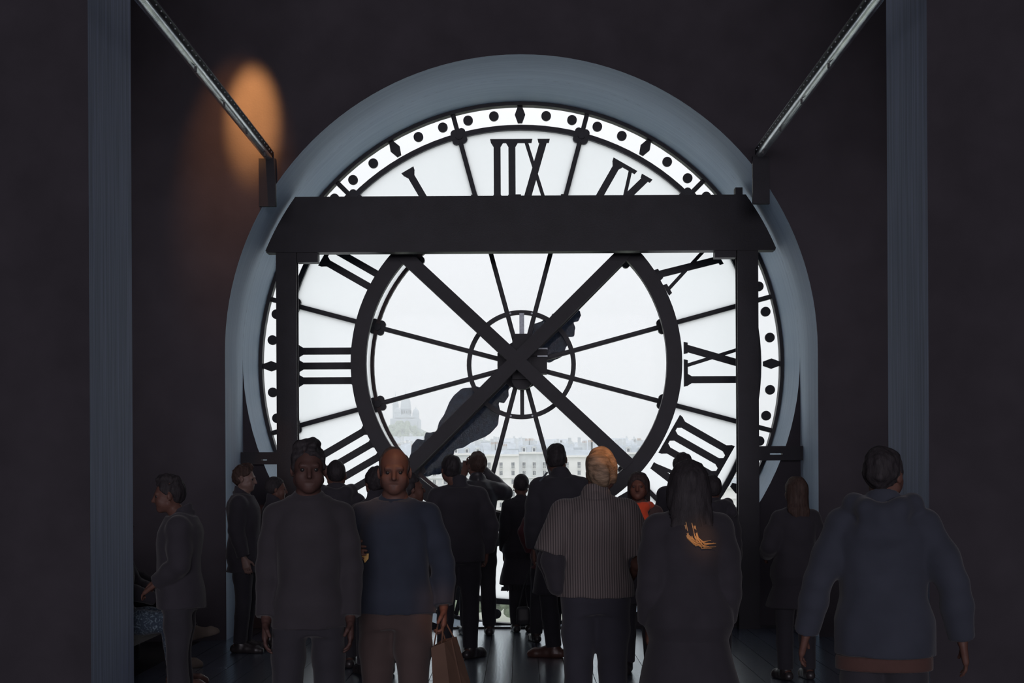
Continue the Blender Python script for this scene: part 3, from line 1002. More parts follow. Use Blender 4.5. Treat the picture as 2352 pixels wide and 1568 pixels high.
for i in range(90):
    u = rnd.uniform(1010, 1300)
    x = hx(u)
    y = HY - rnd.uniform(20, 160)
    s = rnd.uniform(2, 4)
    hf.ball((x, y, hill_h(x, y) + s * 0.3), (s, s, s * 0.8), 7, 5)
o = hf.obj('hillside_foliage', M['leaf'])
o['kind'] = 'stuff'
tag(o, 'grey green trees on the misty hillside below the church', 'foliage')

# mist over the city
hm = bpy.data.materials.new('river_mist')
hm.use_nodes = True
ht = hm.node_tree
ht.nodes.clear()
ho = ht.nodes.new('ShaderNodeOutputMaterial')
hv = ht.nodes.new('ShaderNodeVolumeScatter')
hv.inputs['Color'].default_value = (0.93, 0.97, 1.0, 1)
hv.inputs['Density'].default_value = 0.00042
hv.inputs['Anisotropy'].default_value = 0.0
ht.links.new(hv.outputs[0], ho.inputs['Volume'])
hz_o = MB().box(-850, 850, 90, 2500, GZ - 1, 190).obj('mist', hm)
hz_o['kind'] = 'stuff'
tag(hz_o, 'pale mist hanging over the city outside the clock', 'mist')
# ================================================================== PEOPLE
# every body, garment and head of hair is a distance field on a grid, turned into one smooth closed surface
f32 = np.float32

def surface_nets(F, org, h):
    s = F < 0
    n0, n1, n2 = F.shape
    cnt = np.zeros((n0 - 1, n1 - 1, n2 - 1), np.int8)
    offs = [(i, j, k) for i in (0, 1) for j in (0, 1) for k in (0, 1)]
    for i, j, k in offs:
        cnt += s[i:n0 - 1 + i, j:n1 - 1 + j, k:n2 - 1 + k]
    ci, cj, ck = np.nonzero((cnt > 0) & (cnt < 8))
    N = len(ci)
    idx = np.full(cnt.shape, -1, np.int32)
    idx[ci, cj, ck] = np.arange(N, dtype=np.int32)
    C = np.stack([F[ci + i, cj + j, ck + k] for i, j, k in offs], 1)
    P = np.zeros((N, 3), f32)
    W = np.zeros(N, f32)
    O = np.array(offs, f32)
    for a in range(8):
        for b in range(a + 1, 8):
            if np.abs(O[a] - O[b]).sum() != 1:
                continue
            m = (C[:, a] < 0) != (C[:, b] < 0)
            t = C[m, a] / (C[m, a] - C[m, b])
            P[m] += O[a] + t[:, None] * (O[b] - O[a])
            W[m] += 1
    V = (np.stack([ci, cj, ck], 1) + P / W[:, None]) * h + np.array(org, f32)
    Q = []
    for ax in range(3):
        sl0, sl1 = [slice(1, -1)] * 3, [slice(1, -1)] * 3
        sl0[ax], sl1[ax] = slice(0, -1), slice(1, None)
        A, B = s[tuple(sl0)], s[tuple(sl1)]
        e = np.stack(np.nonzero(A != B), 1)
        if not len(e):
            continue
        flip = A[tuple(e.T)]
        base = e.copy()
        u, v = [(1, 2), (2, 0), (0, 1)][ax]
        base[:, u] += 1
        base[:, v] += 1
        q = []
        for du, dv in ((-1, -1), (0, -1), (0, 0), (-1, 0)):
            c = base.copy()
            c[:, u] += du
            c[:, v] += dv
            q.append(idx[c[:, 0], c[:, 1], c[:, 2]])
        q = np.stack(q, 1)
        q[~flip] = q[~flip][:, ::-1]
        Q.append(q)
    Q = np.concatenate(Q)
    return V, Q[(Q >= 0).all(1)]

class Field:
    def __init__(self, k=0.02):
        self.k, self.pr = k, []
    def cap(self, a, b, ra, rb=None, clips=(), k=None, sub=False, flat=None):
        rb = ra if rb is None else rb
        a, b = np.array(a, f32), np.array(b, f32)
        R = max(ra, rb)
        def fn(X, Y, Z):
            ba = b - a
            l2 = max(float(ba @ ba), 1e-9)
            x, y, z = X - a[0], Y - a[1], Z - a[2]
            t = np.clip((x * ba[0] + y * ba[1] + z * ba[2]) / l2, 0, 1)
            return np.sqrt((x - t * ba[0]) ** 2 + (y - t * ba[1]) ** 2 + (z - t * ba[2]) ** 2) - (ra + (rb - ra) * t)
        self.pr.append((fn, np.minimum(a, b) - R, np.maximum(a, b) + R, clips, self.k if k is None else k, sub))
        return self
    def chain(self, pts, rs, **kw):
        for i in range(len(pts) - 1):
            self.cap(pts[i], pts[i + 1], rs[i], rs[i + 1], **kw)
        return self
    def ell(self, c, r, R=None, clips=(), k=None, sub=False):
        c, r = np.array(c, f32), np.array(r, f32)
        def fn(X, Y, Z):
            x, y, z = X - c[0], Y - c[1], Z - c[2]
            if R is not None:
                x, y, z = (R[0][0] * x + R[1][0] * y + R[2][0] * z, R[0][1] * x + R[1][1] * y + R[2][1] * z, R[0][2] * x + R[1][2] * y + R[2][2] * z)
            k0 = np.sqrt((x / r[0]) ** 2 + (y / r[1]) ** 2 + (z / r[2]) ** 2)
            k1 = np.sqrt((x / r[0] ** 2) ** 2 + (y / r[1] ** 2) ** 2 + (z / r[2] ** 2) ** 2) + 1e-9
            return k0 * (k0 - 1) / k1
        m = float(max(r)) if R is not None else r
        self.pr.append((fn, c - m, c + m, clips, self.k if k is None else k, sub))
        return self
    def loft(self, rows, p=2.3, clips=(), k=None):
        """rows of (z, cx, cy, rx, ry), rising z"""
        rows = np.array(sorted(rows), f32)
        z0, z1 = rows[0, 0], rows[-1, 0]
        def fn(X, Y, Z):
            zz = Z[0, 0]
            cx, cy, rx, ry = [np.interp(zz, rows[:, 0], rows[:, i]).astype(f32)[None, None, :] for i in (1, 2, 3, 4)]
            q = (np.abs((X - cx) / rx) ** p + np.abs((Y - cy) / ry) ** p) ** (1 / p)
            d = (q - 1) * np.minimum(rx, ry)
            return np.maximum(d, np.maximum(z0 - Z, Z - z1))
        lo = np.array([(rows[:, 1] - rows[:, 3]).min(), (rows[:, 2] - rows[:, 4]).min(), z0])
        hi = np.array([(rows[:, 1] + rows[:, 3]).max(), (rows[:, 2] + rows[:, 4]).max(), z1])
        self.pr.append((fn, lo, hi, clips, self.k if k is None else k, False))
        return self
    def mesh(self, name, h, material, noise=0.0, freq=14.0, seed=0, stretch=(1, 1, 0.5), scale=1.0, post=None):
        lo = np.min([p[1] for p in self.pr if not p[5]], 0) - 2.5 * h - 0.01
        hi = np.max([p[2] for p in self.pr if not p[5]], 0) + 2.5 * h + 0.01
        n = np.ceil((hi - lo) / h).astype(int) + 1
        F = np.full(n, 1.0, f32)
        ax = [(lo[i] + h * np.arange(n[i])).astype(f32) for i in range(3)]
        for fn, a, b, clips, k, sub in self.pr:
            mg = 0.035 + k
            i0 = np.clip(np.floor((a - mg - lo) / h).astype(int), 0, n)
            i1 = np.clip(np.ceil((b + mg - lo) / h).astype(int) + 1, 0, n)
            if (i1 <= i0).any():
                continue
            sl = tuple(slice(i0[i], i1[i]) for i in range(3))
            X, Y, Z = [ax[i][sl[i]].reshape([-1 if j == i else 1 for j in range(3)]) for i in range(3)]
            X, Y, Z = np.broadcast_arrays(X, Y, Z)
            d = fn(X, Y, Z)
            for (pn, pp) in clips:
                pl = (X - pp[0]) * pn[0] + (Y - pp[1]) * pn[1] + (Z - pp[2]) * pn[2]
                d = np.maximum(d, pl)
            A = F[sl]
            if sub:
                d = -d
                hh = np.maximum(k - np.abs(A - d), 0) / k
                F[sl] = np.maximum(A, d) + hh * hh * k * 0.25
            else:
                hh = np.maximum(k - np.abs(A - d), 0) / k
                F[sl] = np.minimum(A, d) - hh * hh * k * 0.25
        if noise:
            rs = np.random.RandomState(seed)
            X, Y, Z = [ax[i].reshape([-1 if j == i else 1 for j in range(3)]) for i in range(3)]
            W = np.zeros(n, f32)
            for o in range(5):
                kv = rs.normal(size=3)
                kv = kv / np.linalg.norm(kv) * freq * (1.0, 1.4, 2.0, 2.7, 3.8)[o] * np.array(stretch)
                W += np.sin(X * kv[0] + Y * kv[1] + Z * kv[2] + rs.uniform(0, 6.28)).astype(f32) / (1, 1.2, 1.5, 1.9, 2.4)[o]
            F = F + noise * 0.55 * W
        # keep the walls of the grid outside the surface
        F[0], F[-1], F[:, 0], F[:, -1], F[:, :, 0], F[:, :, -1] = 1, 1, 1, 1, 1, 1
        V, Q = surface_nets(F, lo, h)
        if post is not None:
            V = post(V)
        V = V * scale
        me = bpy.data.meshes.new(name)
        me.vertices.add(len(V))
        me.vertices.foreach_set('co', V.astype(f32).ravel())
        me.loops.add(Q.size)
        me.loops.foreach_set('vertex_index', Q.astype(np.int32).ravel())
        me.polygons.add(len(Q))
        me.polygons.foreach_set('loop_start', np.arange(0, Q.size, 4, dtype=np.int32))
        me.update(calc_edges=True)
        me.polygons.foreach_set('use_smooth', [True] * len(Q))
        me.materials.append(material)
        return me

def V3(*a):
    return np.array(a, float)
def unit(v):
    v = np.array(v, float)
    return v / np.linalg.norm(v)
def rot(yaw=0, pitch=0, roll=0):
    return np.array(Matrix.Rotation(math.radians(yaw), 3, 'Z') @ Matrix.Rotation(math.radians(pitch), 3, 'X') @ Matrix.Rotation(math.radians(roll), 3, 'Y'))

TORSO_M = [(0.80, 0, 0.0, 0.140, 0.098), (0.88, 0, -0.005, 0.158, 0.114), (0.96, 0, 0, 0.158, 0.114), (1.06, 0, 0.005, 0.142, 0.104), (1.16, 0, 0.005, 0.142, 0.103), (1.26, 0, 0.0, 0.154, 0.112), (1.33, 0, -0.008, 0.156, 0.112), (1.38, 0, -0.014, 0.136, 0.098), (1.42, 0, -0.014, 0.092, 0.080), (1.45, 0, -0.014, 0.066, 0.066), (1.49, 0, -0.01, 0.055, 0.058)]
TORSO_F = [(0.80, 0, 0.0, 0.140, 0.098), (0.88, 0, -0.008, 0.164, 0.116), (0.96, 0, -0.004, 0.156, 0.110), (1.06, 0, 0.0, 0.124, 0.092), (1.14, 0, 0.004, 0.120, 0.090), (1.24, 0, 0.012, 0.136, 0.112), (1.32, 0, 0.0, 0.138, 0.106), (1.37, 0, -0.012, 0.118, 0.090), (1.41, 0, -0.014, 0.082, 0.072), (1.45, 0, -0.012, 0.056, 0.058), (1.49, 0, -0.01, 0.048, 0.052)]

def hand(F, w, d, nrm, thumb, curl=0.5, sc=1.0):
    """palm, four bent fingers and a thumb; fingers close towards nrm"""
    d, nrm = unit(d), unit(nrm)
    nrm = unit(nrm - d * (nrm @ d))
    t = np.cross(d, nrm)
    if t @ np.array(thumb) < 0:
        t = -t
    w = np.array(w, float)
    for q, rr in ((-0.026, 0.0150), (-0.009, 0.0165), (0.009, 0.0165), (0.026, 0.0150)):
        F.cap(w + d * 0.008 * sc + t * q * 0.6 * sc, w + d * 0.088 * sc + t * q * sc, 0.017 * sc, rr * sc, k=0.008)
    for q, L in ((0.030, 0.068), (0.010, 0.077), (-0.010, 0.072), (-0.029, 0.056)):
        p = w + (d * 0.092 + t * q) * sc
        a = 0.25 * curl
        for sgm, (fr, rad) in enumerate(((0.44, 0.0090), (0.31, 0.0083), (0.25, 0.0074))):
            e = p + (d * math.cos(a) + nrm * math.sin(a)) * L * fr * sc
            F.cap(p, e, rad * sc, (rad - 0.0006) * sc, k=0.004)
            p = e
            a += (0.9, 0.8, 0.6)[sgm] * curl
    p = w + (d * 0.028 + t * 0.030) * sc
    e = p + unit(d * 0.72 + t * 0.62 + nrm * 0.28) * 0.045 * sc
    F.cap(w + d * 0.02 * sc + t * 0.012 * sc, p, 0.015 * sc, 0.013 * sc, k=0.008)
    F.cap(p, e, 0.0125 * sc, 0.0105 * sc, k=0.005)
    F.cap(e, e + unit(d * 0.9 + t * 0.15 + nrm * 0.45) * 0.032 * sc, 0.0105 * sc, 0.0085 * sc, k=0.005)

PM_ = {}
def cloth(name, c, **kw):
    if name not in PM_:
        kw.setdefault('rough', 0.85)
        kw.setdefault('spec', 0.15)
        kw.setdefault('sheen', 0.12)
        PM_[name] = mat(name, c, var=0.12, scale=6, bump=0.12, bscale=220, **kw)
    return PM_[name]
DK = (0.034, 0.032, 0.040)
SKIN = mat('skin', (0.105, 0.054, 0.043), 0.55, 0.2, var=0.1, scale=14)
SKIN_L = mat('skin_light', (0.17, 0.108, 0.092), 0.5, 0.3, var=0.1, scale=14)
SKIN_D = mat('skin_deep', (0.070, 0.038, 0.033), 0.55, 0.2, var=0.1, scale=14)
HAIR = mat('dark_hair', (0.030, 0.027, 0.030), 0.6, 0.12, var=0.3, scale=30, stretch=(3, 3, 0.5), bump=0.3, bscale=90)
HAIR_B = mat('brown_hair', (0.050, 0.032, 0.027), 0.6, 0.15, var=0.35, scale=30, stretch=(3, 3, 0.4), bump=0.3, bscale=90)
HAIR_W = mat('silver_blond_hair', (0.20, 0.14, 0.095), 0.5, 0.3, var=0.5, scale=14, stretch=(1.2, 2, 4), bump=0.5, bscale=60)
STRAND = mat('blond_hair_tips', (0.42, 0.24, 0.10), 0.5, 0.4, var=0.2)
EYE_M = mat('eye', (0.022, 0.02, 0.02), 0.3, 0.3)
SHOE = mat('dark_shoe_leather', (0.030, 0.026, 0.028), 0.4, 0.5, var=0.2, bump=0.1)
SHOE_B = mat('brown_shoe_leather', (0.085, 0.042, 0.034), 0.4, 0.5, var=0.3, bump=0.1)
SHOE_L = mat('pale_canvas_shoe', (0.17, 0.14, 0.12), 0.8, 0.2, var=0.2, bump=0.1)

def person(label, u, y, H, yaw=0, sex='m', build=1.0, head=(0, 0, 0), hoff=(0, 0, 0), arms=None, legs=None, skin=None,
           top=None, bottom=None, hair='short', hair_m=None, shoes=None, h=0.010, hbody=None, seed=1, dz=0.0, face=True, extra=None, z0=0.0, jit=None):
    """local frame: the person faces +y, their right hand is at +x; sizes are for a stature of 1.72 m and scaled to H"""
    S = H / 1.72
    x = (u - U0) * y / F_PX
    root = thing('person', label, 'person', (x, y, z0))
    root.rotation_euler = (0, 0, math.radians(yaw))
    skin = skin or SKIN
    top = dict({'m': cloth('black_jacket', DK), 'fit': 0.022, 'hem': 0.86, 'flare': 0.0, 'sleeve': 0.97, 'neck': 'collar', 'name': 'jacket', 'wr': 0.0035}, **(top or {}))
    bottom = dict({'m': cloth('black_trousers', (0.030, 0.029, 0.036)), 'fit': 0.014, 'ankle': 0.085, 'name': 'trousers'}, **(bottom or {}))
    T = TORSO_M if sex == 'm' else TORSO_F
    T = [(z + dz, cx, cy, rx * build, ry * build) for z, cx, cy, rx, ry in T]
    shx = (0.160 if sex == 'm' else 0.138) * (0.5 + 0.5 * build)
    A = {}
    for sd, sg in (('L', -1), ('R', 1)):
        ex = (V3(sg * (shx + 0.042), -0.03, 1.125 + dz), V3(sg * (shx + 0.048), 0.045, 0.875 + dz), V3(-sg, 0, 0), V3(0, 1, 0), 0.5)
        if arms and sd in arms:
            g = arms[sd]
            ex = (V3(*g[0]), V3(*g[1]), V3(*(g[2] if len(g) > 2 else (-sg, 0, 0))), V3(*(g[3] if len(g) > 3 else (0, 1, 0))), g[4] if len(g) > 4 else 0.5)
        A[sd] = ex
    G = legs or {'L': ((-0.088, 0, 0.90), (-0.098, 0.012, 0.49), (-0.105, -0.02, 0.085), (-0.125, 0.15, 0.03)), 'R': ((0.088, 0, 0.90), (0.098, 0.012, 0.49), (0.105, -0.02, 0.085), (0.125, 0.15, 0.03))}
    G = {k: [V3(*p) for p in v] for k, v in G.items()}
    # head frame
    HR = rot(*head)
    piv = V3(0, -0.012, 1.49 + dz)
    def hp(px_, py_, pz_):
        return HR @ (V3(px_, py_, pz_) - V3(0, -0.012, 1.49)) + piv + np.array(hoff)
    def hv(*v):
        return HR @ V3(*v)
    # ---- body: one continuous surface
    B = Field(0.022)
    B.loft([(z, cx, cy, rx - (0.012 if z < 1.1 + dz else 0), ry - (0.012 if z < 1.1 + dz else 0)) for z, cx, cy, rx, ry in T], k=0.03)
    for sd, sg in (('L', -1), ('R', 1)):
        el, wr, pn, th, cu = A[sd]
        sh = V3(sg * shx, -0.012, 1.372 + dz)
        B.cap((sg * 0.05, -0.014, 1.415 + dz), sh, 0.048, 0.050 * build, k=0.03)
        B.chain([sh, (sh * 0.45 + el * 0.55), el], [0.048 * build, 0.042 * build, 0.035], k=0.02)
        B.chain([el, el * 0.65 + wr * 0.35, wr], [0.035, 0.036 * build, 0.024], k=0.015)
        hand(B, wr, wr - el, pn, th, cu)
        hi, kn, an, to = G[sd]
        B.chain([hi, hi * 0.5 + kn * 0.5, kn], [0.080 * build, 0.062 * build, 0.045], k=0.025)
        cdir = unit(an - kn)
        fw = unit(to - an)
        bk = unit(-(fw - cdir * (fw @ cdir)))
        B.chain([kn, kn * 0.65 + an * 0.35 + bk * 0.018, an], [0.044, 0.046, 0.032], k=0.02)
        heel = an - (to - an) * V3(0.25, 0.25, 0) + V3(0, 0, -0.035)
        B.chain([an, heel], [0.038, 0.032]).cap(an, to, 0.036, 0.026).cap(heel, to, 0.03, 0.025)
    B.cap((0, -0.02, 1.42 + dz), hp(0, -0.004, 1.545), 0.060 * (1 if sex == 'm' else 0.86), 0.053 * (1 if sex == 'm' else 0.86), k=0.03)
    B.ell(hp(0, -0.012, 1.628), (0.074, 0.095, 0.092), HR, k=0.01)
    B.ell(hp(0, 0.030, 1.578), (0.060, 0.068, 0.086), HR, k=0.02)
    B.cap(hp(-0.043, 0.012, 1.548), hp(-0.010, 0.066, 1.516), 0.032, 0.024, k=0.02).cap(hp(0.043, 0.012, 1.548), hp(0.010, 0.066, 1.516), 0.032, 0.024, k=0.02)
    B.cap(hp(-0.034, 0.080, 1.621), hp(0.034, 0.080, 1.621), 0.014, k=0.012)
    for sg in (-1, 1):
        B.ell(hp(sg * 0.031, 0.104, 1.603), (0.019, 0.016, 0.013), HR, k=0.012, sub=True)
        B.ell(hp(sg * 0.043, 0.066, 1.574), (0.021, 0.019, 0.018), HR, k=0.02)
        er = HR @ rot(yaw=sg * -25)
        B.ell(hp(sg * 0.078, -0.006, 1.594), (0.008, 0.020, 0.032), er, k=0.006)
    B.cap(hp(0, 0.092, 1.612), hp(0, 0.112, 1.572), 0.0085, 0.012, k=0.012)
    B.cap(hp(-0.013, 0.096, 1.569), hp(0.013, 0.096, 1.569), 0.0075, k=0.006)
    B.cap(hp(-0.032, 0.056, 1.552), hp(0.032, 0.056, 1.552), 0.030, k=0.02)
    B.cap(hp(-0.020, 0.086, 1.546), hp(0.020, 0.086, 1.546), 0.0080, k=0.006).cap(hp(-0.016, 0.083, 1.533), hp(0.016, 0.083, 1.533), 0.0085, k=0.006).cap(hp(-0.021, 0.095, 1.5395), hp(0.021, 0.095, 1.5395), 0.0045, k=0.004, sub=True)
    link('body', B.mesh('body', hbody or h, skin, scale=S), root)
    if face:
        for sg in (-1, 1):
            e = MB().ball(tuple(hp(sg * 0.031, 0.079, 1.602) * S), 0.0125 * S, 10, 8).obj('eye', EYE_M, root, True)
    # ---- trousers
    hb = h * 1.15
    L = Field(0.03)
    ft = bottom['fit']
    if legs is None or dz == 0:
        tz = max(0.90, min(1.06, top['hem'] + 0.05))
        L.loft([(z, cx, cy, rx + min(ft, 0.012), ry + min(ft, 0.012)) for z, cx, cy, rx, ry in T if z < tz] + [(tz, 0, 0, float(np.interp(tz, [r[0] for r in T], [r[3] for r in T])) + 0.006, float(np.interp(tz, [r[0] for r in T], [r[4] for r in T])) + 0.006)], k=0.03)
    else:
        L.loft([(z, cx, cy, rx + ft, ry + ft) for z, cx, cy, rx, ry in T if z <= 1.07 + dz], k=0.03)
    for sd in ('L', 'R'):
        hi, kn, an, to = G[sd]
        cd = unit(an - kn)
        cl = ((cd, an + cd * (0.0 if bottom['ankle'] < 0.2 else -(bottom['ankle'] - 0.085))),)
        L.chain([hi, hi * 0.5 + kn * 0.5, kn], [0.080 * build + ft, 0.071 * build + ft, 0.058 + ft], k=0.03)
        L.chain([kn, kn * 0.6 + an * 0.4, an + cd * 0.06], [0.060 + ft, 0.058 + ft, 0.048 + ft], clips=cl, k=0.012)
    link(bottom['name'], L.mesh(bottom['name'], hb, bottom['m'], noise=0.0030, freq=22, seed=seed, scale=S), root)
    # ---- shoes
    for sd in ('L', 'R'):
        hi, kn, an, to = G[sd]
        F = Field(0.015)
        flat = V3(to[0] - an[0], to[1] - an[1], 0)
        if np.linalg.norm(flat) < 0.05:
            flat = V3(0, 0.17, 0)
        fw = unit(to - an + V3(0, 0, 0.055))
        side = unit(np.cross(fw, V3(0, 0, 1)))
        upv = np.cross(side, fw)
        sole = an - upv * 0.085
        cl = ((-upv, sole),)
        F.chain([sole - fw * 0.055 + upv * 0.035, sole + fw * 0.06 + upv * 0.034, sole + fw * 0.155 + upv * 0.028, sole + fw * 0.195 + upv * 0.022], [0.042, 0.045, 0.048, 0.034], clips=cl)
        F.chain([an + upv * 0.02, sole + upv * 0.04], [0.048, 0.050], clips=cl + ((upv, an + upv * 0.028),))
        F.chain([an - fw * 0.01, sole + fw * 0.10 + upv * 0.045], [0.045, 0.036], clips=cl + ((upv, an + upv * 0.028),))
        link('shoe', F.mesh('shoe', min(h, 0.009), shoes or SHOE, scale=S), root)
    # ---- top
    J = Field(0.025)
    ft = top['fit']
    hem = top['hem'] + dz
    lowx = max(0.0, 0.040 - ft)
    rows = [(z, cx, cy, rx + ft + (lowx if z < 1.0 + dz else 0), ry + ft + (lowx if z < 1.0 + dz else 0)) for z, cx, cy, rx, ry in T]
    zz = [r[0] for r in rows]
    base = [np.interp(max(hem, zz[1]), zz, [r[i] for r in rows]) for i in range(5)]
    rr = [r for r in rows if r[0] > hem + 0.01]
    if hem < zz[1]:
        rr = [(hem, 0, rows[1][2], rows[1][3] + top['flare'], rows[1][4] + top['flare'])] + rr
    else:
        rr = [(hem, base[1], base[2], base[3] + top['flare'], base[4] + top['flare'])] + rr
    if rr[-1][0] > 1.46 + dz:
        rr = rr[:-1]
    J.loft(rr, k=0.035)
    for sd, sg in (('L', -1), ('R', 1)):
        el, wr, pn, th, cu = A[sd]
        sh = V3(sg * shx, -0.012, 1.372 + dz)
        J.cap((sg * 0.045, -0.016, 1.418 + dz), sh, 0.050 + ft * 0.5, 0.050 * build + ft * 0.6, k=0.035)
        if top['sleeve'] > 0:
            sl = top['sleeve']
            if sl > 0.5:
                f = (sl - 0.5) * 2
                wd = unit(wr - el)
                we = el + (wr - el) * f
                J.chain([sh, (sh * 0.45 + el * 0.55), el], [0.050 * build + ft * 0.7, 0.044 * build + ft, 0.038 + ft], k=0.025)
                J.chain([el, el * 0.6 + we * 0.4, we + wd * 0.03], [0.038 + ft, 0.037 * build + ft, 0.028 + ft * 0.9], clips=((wd, we),), k=0.014)
            else:
                f = sl * 2
                ud = unit(el - sh)
                ue = sh + (el - sh) * f
                J.chain([sh, ue + ud * 0.03], [0.056 * build + ft, 0.054 * build + ft * 1.3], clips=((ud, ue),), k=0.02)
    nk = top['neck']
    if nk == 'crew':
        J.cap((0, -0.018, 1.425 + dz), (0, -0.010, 1.478 + dz), 0.075, 0.066, clips=(((0, 0.35, 0.94), (0, 0, 1.485 + dz)),), k=0.02)
    elif nk in ('collar', 'stand'):
        zc = 1.515 if nk == 'collar' else 1.535
        J.cap((0, -0.020, 1.43 + dz), (0, -0.018, zc + dz), 0.080, 0.070, clips=(((0, 0.45, 0.89), (0, -0.02, zc + dz)),), k=0.02)
        if nk == 'collar':
            J.chain([(-0.065, -0.03, 1.49 + dz), (0, -0.088, 1.475 + dz), (0.065, -0.03, 1.49 + dz)], [0.016, 0.018, 0.016], k=0.012)
    elif nk == 'hood':
        J.cap((0, -0.02, 1.43 + dz), (0, -0.015, 1.50 + dz), 0.085, 0.078, clips=(((0, 0.45, 0.89), (0, -0.02, 1.515 + dz)),), k=0.02)
        J.chain([(-0.095, 0.04, 1.455 + dz), (-0.125, -0.045, 1.475 + dz), (-0.07, -0.12, 1.455 + dz), (0, -0.145, 1.43 + dz), (0.07, -0.12, 1.455 + dz), (0.125, -0.045, 1.475 + dz), (0.095, 0.04, 1.455 + dz)], [0.032, 0.042, 0.046, 0.05, 0.046, 0.042, 0.032], k=0.03)
        J.ell((0, -0.135, 1.375 + dz), (0.10, 0.05, 0.075), k=0.05)
        J.cap((0, -0.165, 1.36 + dz), (0, -0.165, 1.47 + dz), 0.006, 0.006, k=0.012)
    if top.get('more'):
        top['more'](J, A, dz)
    link(top['name'], J.mesh(top['name'], h, top['m'], noise=top['wr'], freq=19, seed=seed + 50, scale=S), root)
    # ---- hair
    hm = hair_m or HAIR
    if hair:
        Rr = Field(0.02)
        nf = hv(0, 0.80, -0.60)
        face_cl = ((nf, hp(0, 0.056, 1.658)), (hv(0, 0.35, -0.94), hp(0, -0.08, 1.535)))
        th = {'short': 0.013, 'crop': 0.006, 'full': 0.022, 'bald': 0.003, 'tousle': 0.012, 'wavy': 0.024}.get(hair, 0.018)
        nz, fq = 0.0065, 62
        if hair in ('short', 'crop', 'full', 'tousle', 'bald', 'wavy'):
            cl = face_cl
            if hair == 'bald':
                cl = ((hv(0, 0.9, 0.35), hp(0, 0.005, 1.66)), (hv(0, 0.35, -0.94), hp(0, -0.08, 1.535)))
            Rr.ell(hp(0, -0.014, 1.630), (0.0755 + th * 0.55, 0.096 + th * 0.8, 0.093 + th), HR, clips=cl)
            if hair == 'tousle':
                for q in range(9):
                    a_, r_ = q * 2.4, 0.018 * math.sqrt(q)
                    Rr.ell(hp(r_ * 1.05 * math.cos(a_), -0.005 + r_ * 1.25 * math.sin(a_), 1.728 - r_ * r_ * 7.0 + 0.004 * math.sin(q * 2.3)), (0.024, 0.028, 0.020), HR)
                nz = 0.007
            if hair == 'wavy':
                nz, fq = 0.015, 34
            if hair == 'crop':
                nz = 0.001
        elif hair == 'bun':
            Rr.ell(hp(0, -0.016, 1.630), (0.085, 0.104, 0.100), HR, clips=face_cl)
            nz = 0.002
        elif hair in ('long', 'verylong'):
            end = 1.36 if hair == 'long' else 1.26
            wd = 0.098 if hair == 'long' else 0.118
            Rr.ell(hp(0, -0.014, 1.632), (0.090, 0.110, 0.104), HR, clips=((nf, hp(0, 0.078, 1.665)),))
            Rr.loft([(end + dz, hoff[0], -0.10, wd * 0.78, 0.035), (end + 0.08 + dz, hoff[0], -0.09, wd * 1.02, 0.055), (1.50 + dz, hoff[0], -0.05, wd, 0.075), (1.58 + dz, hoff[0], -0.035, wd * 0.98, 0.085), (1.66 + dz, hoff[0], -0.02, wd * 0.82, 0.085), (1.70 + dz, hoff[0], -0.015, wd * 0.5, 0.06)], k=0.03, clips=((nf, hp(0, 0.078, 1.665)),))
            nz, fq = 0.004, 60
        st = (1, 1, 0.15) if 'long' in hair else (1, 1, 0.8)
        link('hair', Rr.mesh('hair', h * 0.9, hm, noise=nz, freq=fq, seed=seed + 9, stretch=st, scale=S), root)
    if extra:
        extra(root, S, hp, hv, A, dz, h)
    return root

def step_legs(front='R', st=0.14):
    o = 'L' if front == 'R' else 'R'
    sg = {'L': -1, 'R': 1}
    g = {}
    g[front] = ((sg[front] * 0.088, 0.01, 0.90), (sg[front] * 0.098, 0.10, 0.50), (sg[front] * 0.10, st, 0.085), (sg[front] * 0.115, st + 0.165, 0.03))
    g[o] = ((sg[o] * 0.088, -0.01, 0.90), (sg[o] * 0.098, -0.01, 0.49), (sg[o] * 0.105, -st, 0.095), (sg[o] * 0.12, -st + 0.165, 0.03))
    return g
def sdf_part(root, name, fld, h, m, S, **kw):
    return link(name, fld.mesh(name, h, m, scale=S, **kw), root)

# ---- the two men who walk towards the camera
person('man in black walking towards the camera, dark hair, left of the bald man', 708, 7.2, 1.68, 184, build=0.90, head=(6, -4, 0), h=0.0085, hbody=0.0058,
       hair='tousle', skin=SKIN_D, legs=step_legs('R', 0.10), seed=3,
       top={'m': cloth('charcoal_sweater', (0.037, 0.034, 0.040)), 'fit': 0.026, 'hem': 0.84, 'neck': 'crew', 'name': 'sweater'})
def p7_extra(root, S, hp, hv, A, dz, h):
    pass
BAG_ARM = {'L': ((-0.245, -0.03, 1.13), (-0.250, 0.03, 0.905), (1, 0, 0.0), (0, 1, 0), 1.1), 'R': ((0.26, -0.06, 1.14), (0.20, 0.15, 1.18), (-1, 0.1, 0), (0, 0.2, 1), 0.9)}
p7 = person('balding man walking towards the camera with a brown paper bag, navy sweater', 906, 7.58, 1.662, 180, build=1.06, head=(3, -3, 0), h=0.008, hbody=0.0058,
       hair='bald', arms=BAG_ARM, legs=step_legs('L', 0.09), seed=4,
       top={'m': cloth('navy_sweater', (0.028, 0.034, 0.050)), 'fit': 0.022, 'hem': 0.88, 'neck': 'crew', 'name': 'sweater'},
       bottom={'m': cloth('brown_chinos', (0.060, 0.043, 0.041)), 'fit': 0.018})

